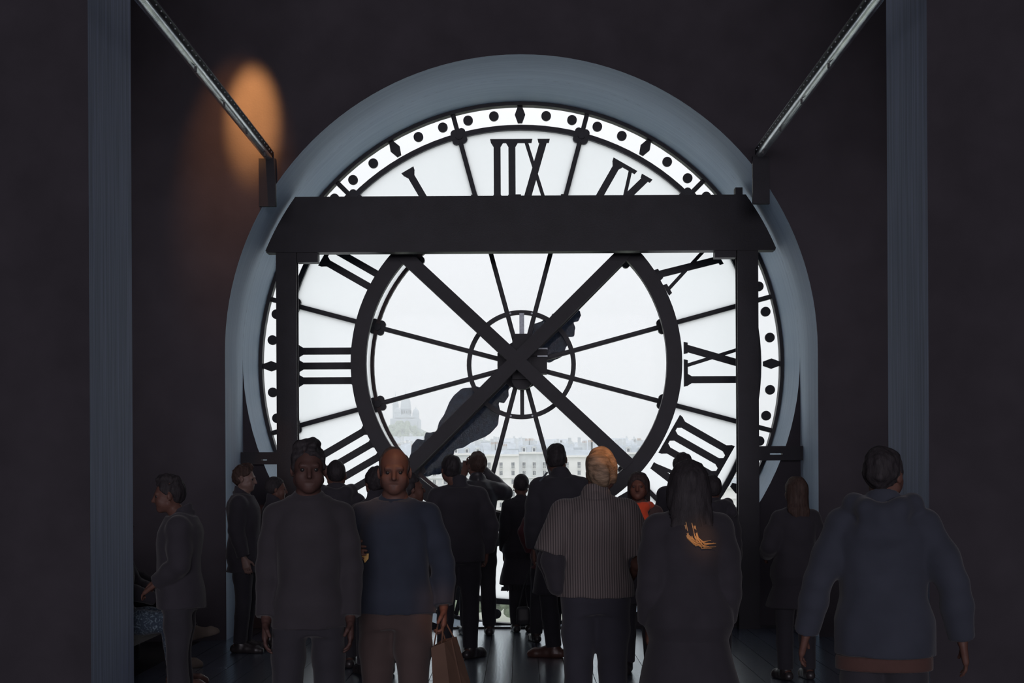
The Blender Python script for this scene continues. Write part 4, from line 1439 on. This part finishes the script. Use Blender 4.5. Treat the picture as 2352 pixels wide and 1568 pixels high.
# ---- people with their backs to the camera
person('man in a hooded grey blue sweatshirt, closest on the right, back turned', 2028, 6.5, 1.633, -14, build=1.16, head=(-22, 3, 0), h=0.0085,
       hair='short', seed=5, arms={'L': ((-0.285, -0.04, 1.13), (-0.345, 0.03, 0.88)), 'R': ((0.30, -0.03, 1.12), (0.34, 0.02, 0.86))},
       top={'m': cloth('grey_blue_sweatshirt', (0.037, 0.042, 0.058)), 'fit': 0.030, 'hem': 0.80, 'neck': 'hood', 'name': 'hooded_sweatshirt', 'wr': 0.005},
       extra=lambda root, S, hp, hv, A, dz, h: sdf_part(root, 'shirt_hem', Field().loft([(0.735, 0, -0.004, 0.214, 0.152), (0.80, 0, -0.004, 0.214, 0.152)]), 0.01, cloth('rust_shirt', (0.075, 0.040, 0.035)), S))

def mat_stripes():
    m = cloth('striped_shirt_cotton', (0.10, 0.085, 0.085))
    t = m.node_tree
    b = t.nodes['Principled BSDF']
    tc = t.nodes.new('ShaderNodeTexCoord')
    wv = t.nodes.new('ShaderNodeTexWave')
    wv.bands_direction = 'X'
    wv.inputs['Scale'].default_value = 24.0
    wv.inputs['Distortion'].default_value = 0.15
    r = t.nodes.new('ShaderNodeValToRGB')
    r.color_ramp.elements[0].color = (0.050, 0.043, 0.045, 1)
    r.color_ramp.elements[1].color = (0.15, 0.128, 0.125, 1)
    t.links.new(tc.outputs['Object'], wv.inputs['Vector'])
    t.links.new(wv.outputs[0], r.inputs[0])
    t.links.new(r.outputs[0], b.inputs['Base Color'])
    return m
person('silver haired man in a finely striped shirt with his back to the camera', 1366, 8.36, 1.645, 2, build=1.12, head=(-4, 6, 0), hoff=(0.035, 0.0, 0.0), h=0.0085,
       hair='wavy', hair_m=HAIR_W, seed=6, arms={'R': ((0.265, -0.02, 1.13), (0.225, 0.16, 1.00)), 'L': ((-0.265, -0.03, 1.13), (-0.235, 0.14, 0.99))},
       top={'m': mat_stripes(), 'fit': 0.028, 'hem': 0.90, 'sleeve': 0.47, 'neck': 'collar', 'name': 'striped_shirt', 'wr': 0.005},
       bottom={'m': cloth('dark_jeans', (0.030, 0.030, 0.040)), 'fit': 0.022})

def strands(root, S, hp, hv, A, dz, h):
    rs = random.Random(12)
    for q in range(11):
        x0 = -0.045 + 0.006 * q + rs.uniform(-0.006, 0.006)
        z1 = 1.292 + rs.uniform(-0.012, 0.02)
        r_ = 0.0022 + rs.uniform(0, 0.0016)
        pts = [(x0, -0.142, 1.40 + rs.uniform(-0.03, 0.02)), (x0 + 0.012, -0.162, 1.335), (x0 + 0.045, -0.170, z1), (x0 + 0.085 + rs.uniform(0, 0.03), -0.160, z1 + rs.uniform(-0.012, 0.014))]
        MB().tube([tuple(V3(*p) * S) for p in pts], [r_ * S, r_ * 1.3 * S, r_ * 1.1 * S, r_ * 0.4 * S], 5).obj('hair_strand', STRAND, root, True)
person('woman with long straight dark hair and lit blond tips, back to the camera', 1580, 7.3, 1.585, 4, sex='f', build=1.18, head=(0, 4, 0), h=0.0085,
       hair='verylong', seed=7, extra=strands, face=False,
       top={'m': cloth('black_coat', (0.031, 0.029, 0.036)), 'fit': 0.036, 'hem': 0.55, 'flare': 0.03, 'neck': 'stand', 'name': 'coat'})

person('man in a broad dark jacket left of the photographer, back to the camera', 1052, 12.66, 1.673, 6, build=1.16, head=(14, 0, 0), hoff=(-0.055, 0.0, 0.0), h=0.0105,
       hair='short', seed=8, legs={'L': ((-0.088, 0, 0.90), (-0.105, 0.01, 0.49), (-0.125, 0.02, 0.085), (-0.16, 0.18, 0.03)), 'R': ((0.088, 0, 0.90), (0.098, 0.0, 0.49), (0.095, -0.03, 0.085), (0.20, 0.10, 0.03))},
       arms={'L': ((-0.27, -0.01, 1.13), (-0.23, 0.15, 0.97)), 'R': ((0.27, -0.03, 1.13), (0.25, 0.08, 0.90))},
       top={'fit': 0.034, 'hem': 0.82, 'neck': 'stand'})
person('man raising a camera to his eye at the glass, elbow out', 1096, 14.42, 1.715, 8, build=1.02, head=(20, 4, 0), h=0.0105, hair='short', hair_m=HAIR_B, seed=9,
       arms={'R': ((0.275, 0.05, 1.34), (0.035, 0.185, 1.585), (-0.6, -0.5, 0.2), (0, -0.4, 1), 0.9), 'L': ((-0.20, 0.16, 1.25), (-0.105, 0.26, 1.505), (0, -0.3, 1), (-1, 0, 0.3), 0.9)},
       top={'fit': 0.032, 'hem': 0.84, 'm': cloth('black_leather', (0.030, 0.029, 0.035), rough=0.35, spec=0.5)})

def earrings(root, S, hp, hv, A, dz, h):
    for sg in (-1, 1):
        MB().ball(tuple(hp(sg * 0.084, -0.004, 1.548) * S), 0.008 * S, 8, 6).tube([tuple(hp(sg * 0.083, -0.004, 1.565) * S), tuple(hp(sg * 0.084, -0.004, 1.545) * S)], 0.0025 * S, 5).obj('earring', M['plate'], root)
def tassel(root, S, hp, hv, A, dz, h):
    earrings(root, S, hp, hv, A, dz, h)
    for i in range(6):
        xx_ = -0.16 + 0.035 * i
        MB().tube([tuple(V3(xx_, -0.16, 0.52) * S), tuple(V3(xx_ + 0.01, -0.165, 0.47) * S), tuple(V3(xx_ + 0.004, -0.16, 0.45 - 0.01 * (i % 2)) * S)], [0.012 * S, 0.010 * S, 0.004 * S], 6).obj('tassel', PM_['black_coat'], root)
person('short haired woman with earrings in a dark tasselled coat, right at the glass', 1197, 14.70, 1.51, 0, sex='f', build=1.05, head=(4, 0, 0), h=0.0105, hair='bun', seed=10, face=False,
       top={'m': cloth('black_coat', DK), 'fit': 0.030, 'hem': 0.52, 'flare': 0.035, 'neck': 'crew', 'name': 'coat'}, extra=tassel,
       legs={'L': ((-0.08, 0, 0.90), (-0.07, 0.01, 0.49), (-0.062, -0.02, 0.085), (-0.08, 0.15, 0.03)), 'R': ((0.08, 0, 0.90), (0.08, 0.03, 0.50), (0.085, 0.02, 0.085), (0.11, 0.17, 0.03))})
person('person in a dark red cardigan half hidden behind the tall man in the coat', 1264, 13.85, 1.50, 4, sex='f', build=1.08, h=0.0105, hair='bun', seed=11, face=False,
       arms={'L': ((-0.275, -0.03, 1.14), (-0.20, 0.04, 0.93)), 'R': ((0.20, 0.02, 1.14), (0.16, 0.16, 0.98))},
       top={'m': cloth('dark_red_cardigan', (0.080, 0.028, 0.034)), 'fit': 0.030, 'hem': 0.76, 'neck': 'crew', 'name': 'cardigan'},
       legs={'L': ((-0.10, 0, 0.90), (-0.14, 0.01, 0.49), (-0.16, -0.02, 0.085), (-0.19, 0.14, 0.03)), 'R': ((0.08, 0, 0.90), (0.05, 0.0, 0.49), (0.03, -0.02, 0.085), (0.05, 0.15, 0.03))})
def strap(root, S, hp, hv, A, dz, h):
    MB().tube([tuple(V3(*p) * S) for p in ((-0.10, -0.10, 1.50), (-0.17, -0.07, 1.42), (-0.215, -0.06, 1.30), (-0.232, -0.06, 1.15), (-0.240, -0.05, 1.02))], [0.008 * S] * 5, 6).obj('shoulder_strap', cloth('woven_strap', (0.07, 0.085, 0.10)), root, True)
person('tall man in a long dark coat with a turned up collar, back to the camera', 1287, 12.66, 1.76, -3, build=1.10, head=(-4, 2, 0), hoff=(-0.03, 0.0, 0.0), h=0.0105, hair='short', seed=12, extra=strap, shoes=SHOE_B,
       legs={'L': ((-0.088, 0, 0.90), (-0.10, 0.01, 0.49), (-0.06, 0.0, 0.085), (-0.22, 0.04, 0.03)), 'R': ((0.088, 0, 0.90), (0.098, 0.01, 0.49), (0.11, -0.02, 0.085), (0.13, 0.15, 0.03))},
       top={'m': cloth('black_overcoat', (0.033, 0.032, 0.040)), 'fit': 0.040, 'hem': 0.52, 'flare': 0.02, 'neck': 'collar', 'name': 'overcoat'})
person('man with a round cropped head behind the man in black, facing the clock', 772, 12.1, 1.635, 10, build=1.05, h=0.0105, hair='crop', hair_m=HAIR, seed=13, face=False,
       top={'fit': 0.036, 'hem': 0.84, 'neck': 'hood', 'name': 'hooded_jacket', 'm': cloth('black_jacket', DK)})
person('person with tousled dark hair just behind the shoulder of the bald man', 862, 11.7, 1.565, 20, build=0.98, h=0.0105, hair='full', seed=14, face=False, top={'neck': 'stand'})
person('person in profile whose cheek shows past the ear of the bald man', 946, 10.6, 1.53, -70, build=1.0, h=0.0105, hair='short', seed=15, head=(0, 6, 0), top={'neck': 'crew'})
person('man with dark hair standing behind the long haired woman', 1569, 13.0, 1.672, -6, build=1.05, h=0.011, hair='full', seed=16, face=False)
def fur(J, A, dz):
    for i in range(9):
        a = -0.4 + i * 0.42
        J.ell((0.12 * math.cos(a) + 0.03, -0.13 + 0.04 * math.sin(a * 2), 1.42 + 0.055 * math.sin(a)), (0.045, 0.045, 0.04), k=0.02)
person('person with a bulky hooded coat at the right elbow of the long haired woman', 1634, 11.7, 1.50, 8, sex='f', build=1.12, h=0.0105, hair='bun', seed=17, face=False,
       top={'m': cloth('black_coat', DK), 'fit': 0.04, 'hem': 0.6, 'flare': 0.02, 'neck': 'hood', 'name': 'coat', 'more': fur, 'wr': 0.006})

# ---- faces turned this way or sideways
def scarf(root, S, hp, hv, A, dz, h):
    F = Field(0.02)
    F.chain([(-0.10, 0.01, 1.44), (-0.06, 0.085, 1.43), (0.02, 0.105, 1.41), (0.09, 0.06, 1.44), (0.10, -0.02, 1.45)], [0.035, 0.04, 0.042, 0.038, 0.035])
    F.chain([(-0.02, 0.115, 1.41), (-0.04, 0.145, 1.32), (-0.03, 0.15, 1.22)], [0.045, 0.05, 0.04])
    F.chain([(0.03, 0.115, 1.40), (0.05, 0.145, 1.33), (0.07, 0.14, 1.26)], [0.04, 0.045, 0.03])
    sdf_part(root, 'scarf', F, 0.009, cloth('red_orange_scarf', (0.34, 0.055, 0.028)), S, noise=0.006, freq=34, seed=4)
person('woman in a red scarf facing the camera between the shirt and the long hair', 1466, 11.7, 1.525, 176, sex='f', build=1.0, head=(-5, 0, 0), h=0.0095, hair='long', seed=18, skin=SKIN_D, extra=scarf,
       top={'m': cloth('black_coat', DK), 'fit': 0.03, 'neck': 'crew', 'name': 'coat', 'hem': 0.6})
person('man in profile facing left near the left pier, hair tufted on top', 412, 9.3, 1.525, 96, build=1.10, head=(6, -6, 0), hoff=(0, 0.06, -0.01), h=0.0095, hair='tousle', seed=19,
       arms={'L': ((-0.215, -0.02, 1.12), (-0.13, 0.15, 0.99), (0.3, 0, -1), (1, 0.2, 0), 0.6), 'R': ((0.215, -0.02, 1.12), (0.13, 0.15, 1.01), (-0.3, 0, -1), (-1, 0, 0), 0.6)},
       top={'fit': 0.034, 'hem': 0.82})
person('man in profile facing right with window light on his brow, beside the arch', 560, 13.2, 1.60, -92, build=1.05, head=(-4, -4, 0), h=0.0095, hair='tousle', hair_m=HAIR_B, seed=20, skin=SKIN_L,
       top={'fit': 0.034, 'hem': 0.74, 'neck': 'collar'}, bottom={'ankle': 0.15, 'm': cloth('black_trousers', (0.030, 0.029, 0.036)), 'fit': 0.014})
person('short person between the man in profile and the man in black, looking right', 632, 13.6, 1.50, -60, sex='f', build=1.0, head=(-20, -4, 0), h=0.0105, hair='bun', seed=21, top={'neck': 'stand', 'hem': 0.74, 'fit': 0.03})
person('woman with long reddish hair in a dark coat at the right of the clock', 1826, 11.3, 1.485, 12, sex='f', build=1.10, head=(10, 8, 0), h=0.0095, hair='long', hair_m=HAIR_B, seed=22, face=False,
       arms={'L': ((-0.235, 0.0, 1.14), (-0.20, 0.16, 1.06)), 'R': ((0.24, 0.03, 1.15), (0.17, 0.17, 1.30), (-1, 0, 0), (0, 0, 1), 0.6)},
       top={'m': cloth('black_coat', DK), 'fit': 0.032, 'hem': 0.62, 'flare': 0.05, 'neck': 'stand', 'name': 'coat'})

# ---- visitors seated on the bench by the left pier
DZ = -0.44
def seat_legs(sep, kneex, foot_in=0.0, cross=False):
    g = {'L': ((-0.09, 0.02, 0.49), (-0.12 - sep, 0.43, 0.50), (-0.12 - sep, 0.44 + foot_in, 0.085), (-0.14 - sep, 0.61 + foot_in, 0.03)),
         'R': ((0.09, 0.02, 0.49), (0.12 + sep, 0.45, 0.50), (0.13 + sep, 0.50 + foot_in, 0.085), (0.15 + sep, 0.67 + foot_in, 0.03))}
    if cross:
        g['L'] = ((-0.09, 0.02, 0.49), (-0.05, 0.45, 0.54), (0.04, 0.66, 0.30), (0.06, 0.84, 0.29))
    return g
def mat_crease_lights():
    m = cloth('crease_lit_jeans', (0.07, 0.09, 0.12))
    t = m.node_tree
    b = t.nodes['Principled BSDF']
    tc = t.nodes.new('ShaderNodeTexCoord')
    wv = t.nodes.new('ShaderNodeTexNoise')
    wv.inputs['Scale'].default_value = 26.0
    wv.inputs['Detail'].default_value = 3.0
    wv.inputs['Distortion'].default_value = 2.0
    r = t.nodes.new('ShaderNodeValToRGB')
    r.color_ramp.elements[0].position, r.color_ramp.elements[1].position = 0.5, 0.72
    r.color_ramp.elements[0].color = (0.05, 0.07, 0.10, 1)
    r.color_ramp.elements[1].color = (0.24, 0.32, 0.38, 1)  # pale patches painted in as light on the creases
    t.links.new(tc.outputs['Object'], wv.inputs['Vector'])
    t.links.new(wv.outputs[0], r.inputs[0])
    t.links.new(r.outputs[0], b.inputs['Base Color'])
    return m
person('seated visitor in blue jeans, cut off by the left pier', 263, 11.05, 1.66, -90, build=1.0, head=(0, -20, 0), h=0.0105, hair='short', seed=23, dz=DZ, legs=seat_legs(0.02, 0),
       arms={'L': ((-0.22, 0.10, 0.75), (-0.08, 0.33, 0.66), (0, 0.2, -1), (1, 0, 0), 0.7), 'R': ((0.22, 0.10, 0.75), (0.08, 0.33, 0.66), (0, 0.2, -1), (-1, 0, 0), 0.7)},
       bottom={'m': mat_crease_lights(), 'fit': 0.020, 'name': 'jeans'}, top={'hem': 0.90}, shoes=SHOE_B)
person('seated visitor with crossed legs and pale shoes, behind the man in profile', 262, 12.3, 1.64, -90, build=1.0, head=(0, -12, 0), h=0.0105, hair='short', seed=24, dz=DZ, legs=seat_legs(0.0, 0, 0.05, True),
       arms={'L': ((-0.22, 0.10, 0.75), (-0.06, 0.32, 0.66), (0, 0.2, -1), (1, 0, 0), 0.7), 'R': ((0.22, 0.10, 0.75), (0.08, 0.33, 0.66), (0, 0.2, -1), (-1, 0, 0), 0.7)},
       top={'hem': 0.90}, shoes=SHOE_L)
bench = thing('bench', 'low dark wooden bench by the left pier under the two seated visitors', 'bench', (-3.02, 11.7, 0))
gpart(MB().box(-3.26, -2.80, 10.60, 12.85, 0.295, 0.335), 'seat', cloth('bench_wood', (0.035, 0.030, 0.030)), bench)
for yy in (10.8, 12.65):
    for xl in (-3.22, -2.88):
        gpart(MB().box(xl, xl + 0.05, yy, yy + 0.05, 0.0, 0.295), 'leg', M['steel'], bench)
# ================================================================== THINGS IN HANDS
paper = mat('brown_kraft_paper', (0.105, 0.062, 0.044), 0.8, 0.2, var=0.15, scale=5, bump=0.1, bscale=20)
def paper_bag():
    yb = 7.50
    top_l, top_r = px(996, 1476, yb), px(1048, 1462, yb)
    t = thing('paper_bag', 'brown paper carrier bag hanging from the left hand of the bald man', 'bag', (px(1025, 1560, yb).x, yb, 0.30))
    # tapered box with a fold along its narrow side
    def P(u, v, dy):
        p = px(u, v, yb)
        return (p.x, yb + dy, p.z)
    a = [P(990, 1482, -0.07), P(1020, 1470, -0.07), P(1046, 1462, 0.03), P(1012, 1470, 0.05)]
    b = [P(997, 1625, -0.09), P(1034, 1632, -0.09), P(1088, 1610, 0.06), P(1048, 1605, 0.07)]
    b = [P(997, 1625, -0.10), P(1040, 1632, -0.10), P(1090, 1612, 0.05), P(1040, 1606, 0.05)]
    gpart(MB().add(a + b, [(0, 1, 2, 3), (4, 7, 6, 5), (0, 4, 5, 1), (1, 5, 6, 2), (2, 6, 7, 3), (3, 7, 4, 0)]), 'bag_body', paper, t)
    m1, m2 = Vector(b[1]).lerp(Vector(b[2]), 0.5), Vector(a[1]).lerp(Vector(a[2]), 0.5)
    gpart(MB().tube([tuple(m2 + Vector((0.004, -0.004, 0))), tuple(m1 + Vector((0.006, -0.006, 0)))], 0.004, 5), 'side_fold', paper, t)
    hpnt = px(1012, 1420, 7.52)
    for q, w_ in ((a[0], a[1]), (a[3], a[2])):
        q, w_ = Vector(q), Vector(w_)
        gpart(MB().tube([tuple(q.lerp(w_, 0.2)), tuple(hpnt + Vector((-0.012, 0, 0))), tuple(hpnt + Vector((0.012, 0, 0))), tuple(q.lerp(w_, 0.8))], 0.004, 6), 'handle', paper, t)
paper_bag()
def camera_item():
    y = 14.38
    c = px(1064, 1068, y)
    t = thing('camera', 'compact black camera held up to the eye of the man at the glass', 'camera', tuple(c))
    gpart(MB().box(c.x - 0.055, c.x + 0.045, c.y + 0.42, c.y + 0.47, c.z - 0.03, c.z + 0.032).box(c.x - 0.02, c.x + 0.015, c.y + 0.42, c.y + 0.46, c.z + 0.032, c.z + 0.05), 'camera_body', M['bolt'], t)
    gpart(MB().add(*(lambda v, f: (v, f))(*cyl_y(c.x, c.y + 0.47, c.z, 0.026, 0.06))), 'lens', M['bolt'], t)
def cyl_y(x, y, z, r, L, n=14):
    v = [(x + r * math.cos(2 * PI * i / n), y + d, z + r * math.sin(2 * PI * i / n)) for d in (0, L) for i in range(n)]
    f = [(i, (i + 1) % n, n + (i + 1) % n, n + i) for i in range(n)] + [tuple(range(n)), tuple(range(n, 2 * n))]
    return v, f
camera_item()
def hand_bag():
    y = 13.92
    c = px(1200, 1412, y)
    t = thing('handbag', 'small black handbag low beside the legs of the person in the red cardigan', 'bag', tuple(c))
    F = Field(0.02)
    F.loft([(c.z - 0.085, c.x, y, 0.060, 0.035), (c.z - 0.04, c.x, y, 0.068, 0.045), (c.z + 0.06, c.x, y, 0.058, 0.03), (c.z + 0.075, c.x, y, 0.045, 0.02)], p=4)
    o = link('bag_body', F.mesh('bag_body', 0.009, M['bolt'], noise=0.002), t)
    o.matrix_parent_inverse = Matrix.Translation(-t.location)
    top = Vector((px(1219, 1288, 13.85).x, 13.87, 0))
    gpart(MB().tube([(c.x - 0.04, y, c.z + 0.07), (c.x - 0.01, y - 0.02, c.z + 0.22), (px(1213, 1310, y).x, y - 0.02, px(1213, 1310, y).z), (c.x + 0.02, y - 0.01, c.z + 0.22), (c.x + 0.04, y, c.z + 0.07)], 0.006, 6), 'strap', M['bolt'], t)
hand_bag()
def coat_on_arm():
    y = 8.24
    t = thing('folded_coat', 'dark coat folded over the left forearm of the silver haired man', 'coat', tuple(px(1272, 1300, y)))
    F = Field(0.03)
    c0, c1, c2 = px(1278, 1222, y), px(1270, 1290, y), px(1278, 1350, y)
    F.chain([(c0.x, y + 0.10, c0.z), (c1.x, y + 0.06, c1.z), (c2.x, y + 0.06, c2.z)], [0.045, 0.065, 0.045])
    F.chain([(c0.x - 0.01, y + 0.2, c0.z), (c1.x - 0.02, y + 0.2, c1.z), (c2.x - 0.01, y + 0.2, c2.z)], [0.045, 0.06, 0.04])
    o = link('cloth', F.mesh('cloth', 0.009, cloth('black_coat', DK), noise=0.005, freq=25, seed=2), t)
    o.matrix_parent_inverse = Matrix.Translation(-t.location)
coat_on_arm()
def leaflet():
    p = px(838, 1279, 7.42)
    t = MB().add([(p.x - 0.022, p.y, p.z + 0.018), (p.x + 0.018, p.y - 0.01, p.z + 0.022), (p.x + 0.016, p.y - 0.008, p.z - 0.004), (p.x - 0.002, p.y, p.z - 0.024), (p.x - 0.022, p.y + 0.003, p.z + 0.018), (p.x + 0.018, p.y - 0.007, p.z + 0.022), (p.x + 0.016, p.y - 0.005, p.z - 0.004), (p.x - 0.002, p.y + 0.003, p.z - 0.024)],
                 [(0, 1, 2, 3), (4, 7, 6, 5), (0, 4, 5, 1), (1, 5, 6, 2), (2, 6, 7, 3), (3, 7, 4, 0)]).obj('ticket', mat('yellow_card', (0.62, 0.38, 0.13), 0.7, 0.3, var=0.1))
    tag(t, 'small yellow ticket in the bent right hand of the bald man', 'ticket')
leaflet()
